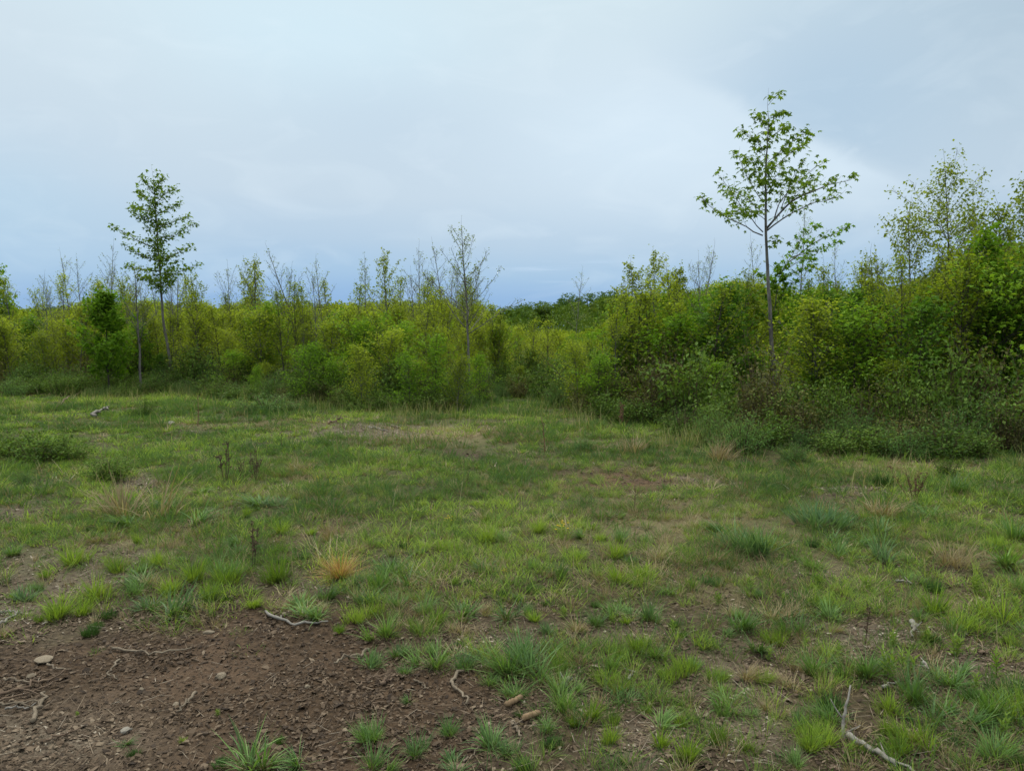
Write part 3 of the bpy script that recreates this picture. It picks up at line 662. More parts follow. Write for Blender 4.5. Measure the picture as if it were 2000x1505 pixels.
def sky_tree(name, label, seed, px0, pxt, pyt, d, base=None, **kw):
    base = base or 790; b = at(px0, HOR+EYE*F/d, d); z0 = gz(b[0], d); t = at(pxt, pyt, d); H = t[2]-z0; lx = t[0]-b[0]
    tr = [np.array([lx*u**1.3, 0, H*u-.04*(u == 0)]) for u in np.linspace(0, 1, 7)]
    me = grow(name, seed, tr, **kw); return tree_thing(name, label, 'tree', (b[0], d, z0), me)
BARE = dict(prof='cone', ang=50, curl=.12, tw=.0045, lsz=.045, tpl='diamond', jit=.03, bark=M['bark_grey'], leaf=M['leaf_small'])
sky_tree('bare_tree', 'tall thin tree with airy nearly bare crown rising above the middle of the thicket', 21, 916, 901, 441, 16.5, R0=.036, cb=.38, nb=38, Lf=.30, n2=13, l2=.36, ln=2.8, **BARE)
specs = [  # px0, pxtop, pytop, dist, R0, n leaves, label
 (150,118,497,24,.030,.6,'bare forked tree with thin grey twigs left of the pyramidal tree'),
 (168,150,505,25,.026,.5,'twiggy bare tree just right of the forked bare tree on the left'),
 (215,222,478,26,.028,.4,'bare grey tree partly behind the pyramidal tree on its left side'),
 (276,262,520,18,.034,1.2,'dark stemmed half bare tree in front and left of the pyramidal tree'),
 (95,92,560,20,.020,1.5,'thin sapling with few leaves at the far left of the skyline'),
 (505,500,505,20,.026,4.2,'airy small leaved tree left of centre beside a leaning bare pole'),
 (600,523,488,19,.026,.4,'leaning bare pole of a tree left of centre'),
 (640,617,508,20,.022,1.0,'thin bare topped sapling standing between the two airy trees left of centre'),
 (715,712,505,20,.022,3,'narrow upright sapling with sparse leaves beside the tall airy pair'),
 (762,748,495,19,.026,4.2,'airy leafy tree left of the tall nearly bare middle tree'),
 (820,818,482,20,.024,1.0,'straight bare tree with upswept twigs, second left of the middle tree'),
 (885,845,478,19,.024,.7,'bare slanting tree touching the tall middle tree from the left'),
 (1120,1137,528,30,.018,.2,'single short bare twiggy tree standing out over the low middle of the thicket'),
 (1240,1232,512,17,.018,5,'thin leafy spire left of the twin spires right of centre'),
 (1290,1276,495,17,.020,5,'thin crooked leafy spire right of centre above the green bushes'),
 (1320,1328,522,17,.018,6,'short leafy spire right of the crooked spire'),
 (1480,1466,462,22,.022,.8,'bare thin tree showing close to the left of the tallest trunk'),
 (1560,1572,405,21,.024,2.0,'slender nearly bare tree behind the leaning maple'),
 (1638,1632,478,21,.022,.5,'bare Y shaped tree right of the leaning maple')]
for i, (a, b, c, d, R0, ln, lab) in enumerate(specs):
    kw = dict(BARE)
    if ln > 4: kw.update(lsz=.065, prof='oval', ang=46, curl=.18)
    sky_tree('airy_tree' if ln > 2 else 'bare_tree', lab, 40+i, a, b, c, d, R0=R0, cb=.40, nb=22 if ln < 4 else 30, Lf=.27 if ln < 4 else .24, n2=9, l2=.38, ln=ln*1.3, **kw)
AIRY = dict(curl=.16, lsz=.066, tpl='diamond', jit=.07, bark=M['bark_grey'], leaf=M['leaf_small'], n2=10, l2=.34)
rt = [
 (1858,1845,318,13.5,.040,.50,34,.22,9,'oval','tall many branched airy tree at the right with a flat topped crown'),
 (1775,1772,405,13.5,.032,.45,30,.20,8,'oval','slim airy tree with sparse small leaves left of the flat topped tree'),
 (1712,1700,492,14.5,.022,.4,22,.18,7,'oval','low leaning leafy sapling left of the slim airy tree on the right'),
 (1900,1900,392,14.0,.028,.45,26,.18,9,'oval','narrow airy tree just right of the flat topped tree'),
 (1962,1950,400,13.0,.030,.4,28,.18,10,'oval','small leaved tree second from the right edge of the photo'),
 (2025,2010,350,12.0,.032,.4,30,.2,10,'oval','leafy tree cut by the right edge of the photo')]
for i, (a, b, c, d, R0, cb, nb, Lf, ln, prof, lab) in enumerate(rt):
    sky_tree('airy_tree', lab, 80+i, a, b, c, d, R0=R0*.8, cb=cb*.8, nb=int(nb*1.3), Lf=Lf*1.25, ln=ln*.85, prof=prof, ang=48, **AIRY)
sky_tree('leafy_tree', 'dense rounded green tree cut by the left edge of the photo', 95, -22, -25, 520, 22, R0=.05, cb=.45, nb=40, Lf=.24, ln=12, prof='oval', ang=60, curl=.15, lsz=.10, tpl='lobed', jit=.08, bark=M['bark_grey'], leaf=M['leaf_maple'], n2=11, l2=.4)
sky_tree('leafy_tree', 'lush bright green maple standing tallest of the dense foliage near the right edge', 96, 1925, 1925, 440, 11.8, R0=.028, cb=.2, nb=46, Lf=.24, ln=7, prof='cone', ang=50, curl=.14, lsz=.085, tpl='lobed', jit=.07, bark=M['bark_dark'], leaf=M['leaf_maple'], n2=9, l2=.42)
sky_tree('leafy_tree', 'bright green maple sapling with layered leaves in front of the pyramidal tree, left side', 97, 215, 205, 572, 18, R0=.024, cb=.15, nb=48, Lf=.34, ln=10, prof='oval', ang=56, curl=.14, lsz=.10, tpl='lobed', jit=.06, bark=M['bark_dark'], leaf=M['leaf_maple'], n2=9, l2=.42)

# ------------------------------------------------------------------ the thicket: countable saplings
def straight(H, lean=.05, seed=0):
    r = RS(seed); a = r.rand()*6.28; return [np.array([math.cos(a)*lean*H*u*u, math.sin(a)*lean*H*u*u, H*u-.05*(u == 0)]) for u in np.linspace(0, 1, 6)]
KINDS = {}
for k in range(4):
    KINDS.setdefault('birch', []).append(grow('birch', 200+k, straight(2.6, .06, k), .024, cb=.06, nb=38, ang=42, Lf=.33, prof='oval', curl=.2, n2=10, l2=.5, lsz=.06, ln=11.5, nvar=.9, lr=(.25, 1.5), tpl='diamond', jit=.10, droop=.3, bark=M['bark_grey'], leaf=M['leaf_birch']))
    KINDS.setdefault('maple', []).append(grow('maple', 220+k, straight(2.4, .05, k+9), .018, cb=.03, nb=34, ang=60, Lf=.36, prof='oval', curl=.16, n2=9, l2=.5, lsz=.07, ln=9, nvar=.9, lr=(.25, 1.5), tpl='lobed', jit=.09, droop=.35, bark=M['bark_dark'], leaf=M['leaf_maple']))
    KINDS.setdefault('lush', []).append(grow('lush', 240+k, straight(2.4, .05, k+19), .02, cb=.03, nb=36, ang=48, Lf=.36, prof='oval', curl=.18, n2=9, l2=.5, lsz=.075, ln=9, nvar=.9, lr=(.3, 1.45), tpl='lobed', jit=.07, droop=.4, bark=M['bark_dark'], leaf=M['leaf_lush']))
for k in range(3):
    KINDS.setdefault('thin', []).append(grow('thin', 260+k, straight(2.9, .08, k+29), .021, cb=.25, nb=26, ang=42, Lf=.28, prof='oval', curl=.2, n2=8, l2=.4, lsz=.06, ln=7, tpl='diamond', jit=.04, droop=.3, bark=[M['bark_dark'], M['bark_dark'], M['bark_grey']][k], leaf=M['leaf_birch']))
for k in range(3):
    KINDS.setdefault('bare', []).append(grow('bare', 280+k, straight(3.2, .12, k+39), .020, cb=.35, nb=22, ang=38, Lf=.26, prof='oval', curl=.15, n2=9, l2=.42, lsz=.04, ln=[.3, 1.0, .5][k], tpl='diamond', jit=.03, bark=M['bark_grey'], leaf=M['leaf_small'], lr=(.4, 1.5)))
KLAB = dict(bare=('bare_sapling', 'bare twiggy sapling'), birch=('birch_sapling', 'yellow green sapling'), maple=('maple_sapling', 'mid green sapling'),
            lush=('bushy_sapling', 'deep green sapling'), thin=('thin_sapling', 'thin stemmed sapling'))
KH = dict(bare=3.2, birch=2.6, maple=2.4, lush=2.4, thin=2.9)
def where(px, d, dd):
    side = 'far left' if px < 300 else 'left half' if px < 680 else 'middle' if px < 1150 else 'right half' if px < 1620 else 'far right'
    row = 'front rank' if dd < 2.5 else 'second rank' if dd < 6 else 'rear ranks'
    return f' in the {row} of the thicket, {side}'
def top_prof(px): return np.interp(px, [-400,0,100,220,330,450,500,560,700,850,930,980,1040,1120,1200,1260,1330,1420,1520,1620,1720,1800,1880,1950,2050,2400], [590,603,600,585,590,596,578,596,588,584,592,628,646,646,618,575,560,546,556,560,562,540,500,480,450,440])
def base_py(px): return edge_py(px)-np.interp(px, [0, 600, 900, 1000, 1200, 1400, 2000], [14, 16, 18, 16, 26, 50, 52])
protos = {}
def place(kind, px, d, ty, r, dd, fat=1.0):
    for cx_, cd, cw in ((1510, 14.4, 42), (336, 19.7, 24), (914, 16.6, 20), (276, 18.1, 14)):   # the stems of the big trees stand free to their foot
        if abs(px-cx_) < cw+22 and d < cd:
            if abs(px-cx_) < cw*.6: return
            ty = max(ty, 690)
    x = (px-CX)/F*d; z0 = gz(x, d); top = at(px, ty, d)[2]-z0; top = max(top, .7)
    k = r.randint(len(KINDS[kind])); key = (kind, k); sc = top/KH[kind]/1.02; nm, lb = KLAB[kind]; lab = label_s(lb, px, 'at front' if dd < .8 else 'second rank' if dd < 2 else 'third rank' if dd < 4 else 'rear rank')
    gr = lb.replace('sapling', 'saplings')+' of the thicket'
    if key not in protos: o = protos[key] = tree_thing(nm, lab, 'sapling', (x, d, z0), KINDS[kind][k], 0, sc, gr)
    else: o = dup(protos[key], (x, d, z0), 0, (sc,)*3, lab, gr)
    o.rotation_euler = (r.randn()*.03, r.randn()*.03, r.rand()*6.28); w = fat*r.uniform(.9, 1.15)*(1.0 if fat < .9 else min(1.3, max(1.0, 1.15/sc))); o.scale = (sc*w, sc*w, sc)
r = RS(33); cnt = 0
for row in range(7):
    off = [0, .9, 2.0, 3.4, 5.2, 7.4, 10.5][row]; px = -220+r.rand()*40
    while px < 2230:
        dfront = EYE*F/(base_py(px)-HOR); d = dfront+off*(1.15)+r.uniform(-.3, .5)
        step = (.92+.12*row)/d*F; q = r.rand()
        if px < 900: kind = 'birch' if q < .56 else 'maple' if q < .80 else 'lush' if q < .84 else 'thin'
        elif px < 1180: kind = 'birch' if q < .62 else 'maple' if q < .84 else 'thin'
        elif px < 1650: kind = 'maple' if q < .42 else 'lush' if q < .74 else 'birch' if q < .93 else 'thin'
        else: kind = 'lush' if q < .34 else 'maple' if q < .62 else 'birch' if q < .9 else 'thin'
        if row >= 4 and kind == 'lush': kind = 'maple' if q < .3 else 'birch'
        tp = top_prof(px); low = [34, 24, 16, 10, 7, 4, 2][row]
        ty = tp+r.uniform(-8, 14)+low*r.uniform(.3, 1.4)-(8 if kind == 'thin' else 0)
        place(kind, px, d, ty, r, off); cnt += 1; px += step*r.uniform(.7, 1.3)
for i in range(56):      # slimmer ones whose tops stand clear of the mass
    px = r.choice([r.uniform(-60, 980), r.uniform(1190, 1700), r.uniform(1650, 2100)], p=[.66, .18, .16]); off = r.uniform(.2, 5)
    place('thin', px, EYE*F/(base_py(px)-HOR)+off, top_prof(px)-r.uniform(8, 68), r, off, .85); cnt += 1
for i in range(30):      # leafless ones whose twigs break the skyline
    px = r.choice([r.uniform(40, 980), r.uniform(1190, 1960)], p=[.75, .25]); off = r.uniform(.2, 6)
    place('bare', px, EYE*F/(base_py(px)-HOR)+off, top_prof(px)-r.uniform(22, 82), r, off, .85); cnt += 1
for i in range(38):      # thin stems standing at the very edge
    px = r.uniform(-80, 2080); off = r.uniform(-.2, .7)
    place('thin', px, EYE*F/(base_py(px)-HOR)+off, top_prof(px)+r.uniform(-30, 30), r, off, 1.0); cnt += 1
for px, py, ty, fa in [(500,776,712,.8),(600,790,668,1.0),(655,792,700,1.0),(705,800,672,1.0),(752,790,640,1.0),(800,804,690,1.0),(850,796,655,1.0),(893,803,694,1.0),(938,790,668,1.0),(1128,806,668,1.0),(1170,812,690,1.0),(1010,768,716,1.0)]:
    place('maple' if r.rand() < .5 else 'birch', px, EYE*F/(py-HOR), ty, r, 0, fa); cnt += 1
px = -200.0
while px < 2200:         # knee to shoulder high growth at the very front
    e = float(base_py(px)); d = EYE*F/(e-HOR)-r.uniform(-.2, .6); k = r.choice(['maple', 'birch', 'lush'], p=[.4, .5, .1])
    place(k, px, d, np.interp(px, [0, 900, 1050, 1300, 2000], [672, 672, 702, 668, 690])+r.uniform(-10, 50), r, 0, 1.1); cnt += 1; px += 1.5/d*F*r.uniform(.5, 1.5)
print('saplings', cnt)

# the rest of the young wood behind reads as one mass
def mass(name, label, kinds, d0, d1, n, tint_mat, lo, seed, lsz, kleaf, prof=None, wm=1.0):
    r = RS(seed); mb = MB()
    px = r.uniform(-350, 2350, n); d = r.uniform(d0, d1, n)
    for p, dd in zip(px, d):
        x = (p-CX)/F*dd; z0 = gz(x, dd); H = max(1.2, at(p, (prof or top_prof)(p)+r.uniform(lo, lo+16), dd)[2]-z0); k = kleaf; w = (.55+.1*H)*wm
        u = r.rand(k)**.75; ph = r.rand(k)*6.28; rad = w*np.sqrt(r.rand(k))*(1.05-u**2*.85)
        P = np.stack([x+np.cos(ph)*rad, dd+np.sin(ph)*rad, z0+.1+u*H], -1); P += norm(r.randn(k, 3))*.06
        A = r.randn(k, 3); A[:, 2] -= .3
        leaves(mb, P, A, np.array([0, 0, 1.])+r.randn(k, 3)*.5, lsz*r.uniform(.6, 1.2, k), 'diamond', np.clip(r.normal(.5, .2, k)+r.randn()*.12, 0, 1))
    o = obj(name, mb.mesh(name, tint_mat)); tag(o, label, 'young woodland', kind='stuff')
mass('young_woodland', 'unbroken mass of yellow green saplings filling the thicket behind its front ranks', None, 26, 62, 460, M['leaf_birch'], 2, 71, .12, 680)
mass('distant_wood', 'low dark green woodland between the thicket and the distant forest', None, 66, 140, 330, M['leaf_far'], 14, 72, .42, 420, far_top, 3.2)

# ------------------------------------------------------------------ shrubs and brambles at the foot of the thicket
def shrub_mesh(seed, R, H, ns, lk, lsz, leaf, bark=None, tpl='diamond', up=.5):
    r = RS(seed); st, cr = MB(), MB(); P_, A_ = [], []
    for i in range(ns):
        a = r.rand()*6.28; rr = R*r.uniform(.15, 1); h = H*r.uniform(.35, 1.25)*(1-.3*rr/R); b = np.array([math.cos(a)*rr*.35, math.sin(a)*rr*.35, -.02])
        tip = np.array([math.cos(a)*rr, math.sin(a)*rr, h]); mid = b*.6+tip*.4+np.array([0, 0, h*r.uniform(.15, .4)])
        pts = resample([b, mid, tip, tip+np.array([math.cos(a), math.sin(a), -.8])*.12*R*(1-up)], 7)+np.cumsum(r.randn(7, 3)*.008, axis=0)
        tube(st, pts, np.linspace(.005, .0015, 7), 3, .5)
        k = lk; s = r.uniform(.15, 1, k)*6; ii = np.minimum(s.astype(int), 5)
        p = pts[ii]+(pts[ii+1]-pts[ii])*(s-ii)[:, None]+r.randn(k, 3)*.045; P_.append(p); A_.append(r.randn(k, 3)+np.array([math.cos(a)*.5, math.sin(a)*.5, -.1]))
    P_, A_ = np.concatenate(P_), np.concatenate(A_); n = len(P_)
    leaves(cr, P_, A_, np.array([0, 0, 1.])+r.randn(n, 3)*.45, lsz*r.uniform(.6, 1.25, n), tpl, np.clip(r.normal(.5, .3, n), 0, 1))
    return st.mesh('shrub_stems', bark or M['dead_stem'], True), cr.mesh('shrub_leaves', leaf)
SH = dict(bramble=[shrub_mesh(300+i, .62, .75, 62, 32, .054, M['leaf_bramble']) for i in range(3)],
          russet=[shrub_mesh(310+i, .45, .95, 46, 22, .05, M['leaf_russet']) for i in range(2)],
          weedy=[shrub_mesh(320+i, .5, .6, 80, 34, .05, M['leaf_weed'], M['dead_stem'], 'lance', .9) for i in range(2)])
SLAB = dict(bramble=('bramble_bush', 'green bramble bush'), russet=('twiggy_bush', 'brownish twiggy bush'), weedy=('leafy_bush', 'weedy green bush'))
sp = {}
def place_shrub(kind, px, py, hpx, r, label=None, wpx=None, group=True):
    d = EYE*F/(py-HOR); x = (px-CX)/F*d; z0 = gz(x, d); H = hpx/F*d; k = r.randint(len(SH[kind])); key = (kind, k); nm, lb = SLAB[kind]
    bh = dict(bramble=.75, russet=.85, weedy=.6)[kind]; bw = dict(bramble=1.24, russet=1.1, weedy=1.0)[kind]
    sc = H/bh; sw = (wpx/F*d/bw) if wpx else (.45*sc+.5)*r.uniform(.75, 1.15)
    side = 'far left' if px < 350 else 'left half' if px < 750 else 'middle' if px < 1150 else 'right half' if px < 1600 else 'far right'
    lab = label or label_s(lb, px, 'at thicket foot' if hpx < 60 else 'back row'); gr = None if label else lb+' along the foot of the thicket'
    if key not in sp:
        o = sp[key] = tag(obj(nm, None), lab, 'bush', gr); obj('stems', SH[kind][k][0], o); obj('foliage', SH[kind][k][1], o); o.empty_display_size = .1
    else:
        o = dup(sp[key], (0, 0, 0), 0, (1, 1, 1), lab, gr)
    if gr is None and 'group' in o: del o['group']
    o.location = (x, d, z0); o.rotation_euler = (0, 0, r.rand()*6.28); o.scale = (sw, sw, sc)
r = RS(44)
for row, (off, hp) in enumerate(((0, 46), (-9, 64), (-18, 84))):
    px = -180
    while px < 2200:
        e = float(edge_py(px)); near_ = np.interp(px, [0, 900, 1000, 1300, 2000], [.75, .8, .8, 1.35, 1.7])
        kind = r.choice(['bramble', 'russet', 'weedy'], p=[.5, .18, .32] if px < 1100 else [.5, .36, .14])
        place_shrub(kind, px, max(e+off*near_+r.uniform(-3, 4), 752), hp*near_*r.uniform(.6, 1.45)*(.8 if kind == 'weedy' else 1), r)
        px += 38*near_*r.uniform(.7, 1.4)
for kind, px, py, h, w, lab in [
    ('bramble', 66, 908, 70, 150, 'dark leafy bush spreading low in the grass at the left edge'), ('bramble', 130, 900, 52, 110, 'green bush adjoining the dark leafy bush at the left edge'), ('bramble', 10, 900, 60, 110, 'leafy bush cut by the left edge beside the dark leafy bush'), ('bramble', 205, 942, 54, 120, 'low dark weedy bush behind the patch of bark chips on the left'),
    ('bramble', 275, 812, 36, 62, 'small round green bush alone in the grass below the pyramidal tree'), ('weedy', 520, 804, 34, 150, 'pale green low bush in front of the thicket left of centre'),
    ('weedy', 1452, 886, 76, 145, 'large fresh green weedy bush standing in the grass before the right thicket'), ('bramble', 1270, 876, 22, 60, 'tiny dark bush beside the reddish dead tuft'),
    ('weedy', 1140, 880, 26, 70, 'low blue green bush right of the thin rust brown stem'), ('weedy', 35, 948, 26, 60, 'small dark weed clump in the grass near the left edge'),
    ('weedy', 1560, 905, 40, 90, 'green weed clump right of the large fresh green bush'), ('bramble', 1860, 935, 42, 60, 'small dark leafy bush in front of the right end of the thicket')]:
    place_shrub(kind, px, py, h, r, lab, w)

# ------------------------------------------------------------------ tussocks
def tussock_mesh(name, seed, kind):
    r = RS(seed); mb = MB()
    def put(n, R, h0, h1, w, th0, th1, k0, k1, seg, tl=0, th_=1):
        a = r.rand(n)*6.283; q = np.sqrt(r.rand(n)); B = np.stack([np.cos(a)*q*R, np.sin(a)*q*R, np.full(n, -.01)], -1)
        m = r.randint(2, 6) if kind != 'orange' else 2; c = r.randn(m, 2)*(.15 if kind != 'orange' else .04); j = r.choice(m, n, p=r.dirichlet(np.full(m, 2.0))); hv = r.uniform(.6, 1.15, m)
        B[:, :2] = B[:, :2]*.75+c[j]; wind = r.randn(2)*.25; a = np.arctan2(np.sin(a)*q+c[j][:, 1]*1.5+wind[1], np.cos(a)*q+c[j][:, 0]*1.5+wind[0])
        az = a+r.randn(n)*.5; blades(mb, B, r.uniform(h0*.8, h1*1.08, n)*hv[j], w*r.uniform(.7, 1.3, n), az, (th0+(th1-th0)*q)*r.uniform(.4, 1.3, n), r.uniform(k0, k1, n), seg, np.clip(r.normal(.5, .2, n), tl, th_), r.randn(n)*.5)
    # every kind is about 1 unit wide at its tips
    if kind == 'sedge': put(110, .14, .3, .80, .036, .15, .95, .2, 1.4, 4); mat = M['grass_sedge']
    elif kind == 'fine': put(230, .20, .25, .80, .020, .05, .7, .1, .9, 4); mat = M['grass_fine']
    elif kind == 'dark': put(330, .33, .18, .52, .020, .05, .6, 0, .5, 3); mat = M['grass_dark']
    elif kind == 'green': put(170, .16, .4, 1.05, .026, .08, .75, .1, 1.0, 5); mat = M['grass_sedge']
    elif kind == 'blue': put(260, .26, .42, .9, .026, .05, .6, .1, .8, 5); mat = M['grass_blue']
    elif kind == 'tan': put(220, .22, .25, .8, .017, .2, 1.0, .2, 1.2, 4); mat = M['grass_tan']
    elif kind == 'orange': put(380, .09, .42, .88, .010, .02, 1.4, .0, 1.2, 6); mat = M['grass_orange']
    return mb.mesh(name, mat)
def straw_skirt(seed):
    r = RS(seed); mb = MB(); n = 60; a = r.rand(n)*6.283
    B = np.stack([np.cos(a)*.12, np.sin(a)*.12, np.full(n, .01)], -1)
    blades(mb, B, r.uniform(.25, .6, n), .014*r.uniform(.7, 1.3, n), a+r.randn(n)*.4, r.uniform(1.0, 1.4, n), r.uniform(.1, .6, n), 3, r.rand(n)); return mb.mesh('skirt', M['grass_tan'])
skirts = [straw_skirt(s) for s in range(3)]
TK = {k: [tussock_mesh(k, 400+10*i+j, k) for j in range(6)] for i, k in enumerate(['sedge', 'fine', 'dark', 'green', 'blue', 'tan'])}
TLAB = dict(sedge=('sedge_tussock', 'broad bladed green sedge tuft'), fine=('grass_tussock', 'yellow green fine tuft'), dark=('moss_cushion', 'small dark green mossy cushion'),
            green=('grass_tussock', 'tall mid green grass tussock'), blue=('grass_tussock', 'blue green grass tussock'), tan=('dry_tussock', 'straw coloured dry tuft'))
tp_, tcount = {}, [0]
def zone_name(px, py):
    col = 'left' if px < 620 else 'middle' if px < 1180 else 'right'
    row = 'nearest the camera at the' if py > 1360 else 'in the foreground litter,' if py > 1180 else 'at the edge of the closed turf,' if py > 1040 else 'in the turf of the clearing,'
    return f'{row} {col}'
def tuft(kind, px, py, w, r, label=None, hs=1.0):
    p = gp(px, py); dist = math.hypot(p[0], p[1]); W_ = w/F*dist; j = r.randint(6); nm, lb = TLAB[kind]
    key = (kind, j); lab = label or label_g(lb, px, py); gr = None if label else lb.replace('tuft', 'tufts').replace('cushion', 'cushions').replace('tussock', 'tussocks')+' scattered over the clearing'
    if key not in tp_:
        o = tp_[key] = tag(obj(nm, None), lab, 'grass tuft' if kind != 'dark' else 'moss', gr); o.empty_display_size = .05
        obj('blades', TK[kind][j], o)
        if kind in ('sedge', 'green', 'blue'): obj('dead_blades', skirts[j % 3], o)
    else: o = dup(tp_[key], (0, 0, 0), 0, (1, 1, 1), lab, gr)
    if gr is None and 'group' in o: del o['group']
    s = W_*r.uniform(.95, 1.1); o.location = (p[0], p[1], p[2]); o.rotation_euler = (0, 0, r.rand()*6.28); o.scale = (s, s, s*hs*r.uniform(.7, 1.2)); tcount[0] += 1
    return o
r = RS(55)
T_ = '''sedge 798 1140 60;sedge 900 1206 50;sedge 990 1210 55;green 749 1241 50;fine 840 1217 60;green 847 1304 60;green 906 1308 48;green 784 1280 42;sedge 721 1301 36;green 791 1318 28
green 1045 1325 95;green 997 1308 75;green 1020 1290 70;fine 1092 1315 38;sedge 801 1367 22;green 875 1434 42;green 731 1444 45;green 955 1340 36;green 1004 1360 46;green 1102 1392 60;fine 1158 1409 54;dark 1018 1399 26
dark 1046 1399 18;green 994 1472 40;dark 1071 1458 50;fine 1190 1455 42;dark 1323 1374 25;dark 1221 1490 30;fine 1295 1455 60;fine 1344 1490 60;green 815 1472 50;green 735 1504 55;sedge 896 1500 55
dark 1022 1504 50;fine 1186 1336 50;fine 1260 1395 34;fine 1309 1329 46;sedge 1225 1374 45;sedge 1204 1206 42;sedge 1256 1206 52;dark 1316 1224 26;dark 1064 1182 28;dark 1106 1182 18;dark 1165 1182 28
fine 1204 1136 45;fine 1260 1126 50;fine 1242 1143 30;fine 1354 1150 26;fine 1207 1087 50;fine 1120 1094 50;fine 875 1073 40;fine 945 1059 50;fine 882 1140 35;sedge 945 1115 45;dark 987 1161 36
dark 1043 1154 45;green 829 1196 45;green 773 1185 45;fine 735 1196 40;dark 920 1140 26;fine 90 1130 32;fine 184 1171 60;fine 330 1160 50;sedge 281 1141 50;sedge 345 1201 70;sedge 289 1190 50
fine 116 1212 55;dark 184 1224 25;dark 206 1205 35;fine 382 1137 50;fine 416 1167 45;fine 491 1179 45;fine 532 1141 65;fine 450 1141 50;tan 555 1186 40;sedge 604 1194 65;sedge 626 1209 40;fine 656 1239 35
sedge 727 1302 35;dark 442 1171 26;sedge 242 1456 28;fine 362 1449 18;dark 266 1475 26;dark 424 1500 45;sedge 502 1504 90;sedge 589 1492 52;green 727 1447 42;dark 544 1449 25;fine 32 1167 20;fine 79 1216 20
sedge 340 993 40;dark 315 1011 35;sedge 375 1025 60;sedge 259 1025 50;sedge 385 965 35;sedge 518 990 60;sedge 550 990 35;fine 546 1039 40;green 437 1130 50;fine 311 1102 32;fine 224 1116 40
tan 415 1011 34;tan 588 920 40;tan 637 1050 40;sedge 1646 1063 60;sedge 1720 1098 55;sedge 1720 1041 50;sedge 1811 1011 50;sedge 1968 1107 55;tan 1855 1107 66;dark 1720 946 40;fine 1598 1185 32
fine 1829 1198 60;dark 1550 1093 18;dark 1598 1133 26;fine 1494 1333 36;tan 1502 1394 42;fine 1798 1459 70;sedge 1855 1424 70;dark 1629 1381 66;fine 1607 1446 60;fine 1733 1394 50;green 1685 1320 66
tan 1541 1341 50;green 1846 1337 60;fine 1463 1468 45;fine 1742 1472 50;green 1937 1481 60;green 1559 1241 50;tan 1524 1211 60;fine 1950 925 40;green 1876 959 45;dark 1398 1037 42;green 1994 1059 50
tan 1720 1007 60;sedge 680 1150 40;green 740 1150 50;green 712 1180 46;fine 690 1215 40;green 760 1120 50;dark 560 1100 40;sedge 480 1080 40;fine 150 1100 50;dark 600 1090 34;tan 1280 1090 50;fine 1890 1230 60
fine 1950 1210 60;sedge 1900 1420 50;fine 1990 1400 60;green 1590 1320 50;sedge 1480 1270 44;fine 1370 1260 40;fine 1400 1330 40;green 1440 1230 48;dark 1420 1110 36;green 1620 1410 50;fine 1330 1420 40'''
for e in T_.replace('\n', ';').split(';'):
    k, a, b, c = e.split(); tuft(k, float(a), float(b), float(c)*1.25, r)
tuft('blue', 1467, 1080, 104, r, 'dense blue green grass tussock, largest on the right side of the clearing', 1.0)
tuft('blue', 1594, 1032, 90, r, 'greyish green tussock with pale seed tips just behind the blue green one', .9)
tuft('tan', 1238, 886, 66, r, 'upright reddish tan dead tuft standing before the thicket right of centre', 1.5)
tuft('tan', 1396, 899, 70, r, 'pale straw tuft beside the large fresh green bush', 1.1)
tuft('tan', 242, 1014, 125, r, 'wide amber dry tussock in the turf on the left', 1.2)
p = gp(662, 1132); o = obj('dry_tussock', tussock_mesh('orange', 900, 'orange')); tag(o, 'bright orange tussock of dry grass with arching yellow tips, left of centre', 'grass tuft')
o.location = p; s = 106/F*np.hypot(p[0], p[1]); o.scale = (s, s, s*.95)
placed = [(float(e.split()[1]), float(e.split()[2])) for e in T_.replace('\n', ';').split(';')]
while tcount[0] < 292:
    py = 1000+505*r.rand()**.9; px = r.uniform(-40, 2040)
    xx = gp(px, py); so = zones(np.array([xx[0]]), np.array([xx[1]]))
    if so[0][0] > .15 or so[1][0] > .75*r.rand()+.4 or min(abs(px-a)+2*abs(py-b) for a, b in placed) < 38: continue
    placed.append((px, py)); sc = (py-HOR)/600
    tuft(r.choice(['fine', 'green', 'sedge', 'dark', 'tan'], p=[.30, .24, .18, .16, .12]), px, py, r.uniform(28, 60)*sc, r)

# loose low tufts between the counted ones
def loose():
    mb, dm = MB(), MB(); x, y = scatter(10000, 2.4, 9, .8, .7); soil, chip, red, straw, near, n1, n2 = zones(x, y)
    ok = (rs.rand(len(x)) < (1-soil)*(1-.5*chip)*(.25+.75*sstep(n1, -.15, .2))); x, y = x[ok], y[ok]; n = len(x); kb = 38
    R = rs.uniform(.02, .05, n); hh = .035+.095*rs.rand(n)**1.4; tt = np.clip(rs.normal(.5, .22, n), 0, 1); dry = rs.rand(n) < .30
    for mk, m_ in ((~dry, mb), (dry, dm)):
        ii = np.repeat(np.where(mk)[0], kb); k = len(ii); a = rs.rand(k)*6.283; q = np.sqrt(rs.rand(k))
        bx, by = x[ii]+np.cos(a)*q*R[ii], y[ii]+np.sin(a)*q*R[ii]; B = np.stack([bx, by, ground_h(bx, by)-.004], -1)
        blades(m_, B, hh[ii]*rs.uniform(.5, 1.3, k), rs.uniform(.0016, .0034, k), a+rs.randn(k)*.4, q*rs.uniform(.3, 1.0, k), rs.uniform(.2, 1.1, k), 3, np.clip(tt[ii]+rs.randn(k)*.1, 0, 1), rs.randn(k)*.5)
    tag(obj('low_grass', mb.mesh('low_grass', M['grass'])), 'low loose grass growing between the tufts of the foreground', 'grass', kind='stuff')
    tag(obj('dead_grass', dm.mesh('dead_grass', M['grass_tan'])), 'matted dead grass between the tufts of the foreground', 'dead grass', kind='stuff')
loose()

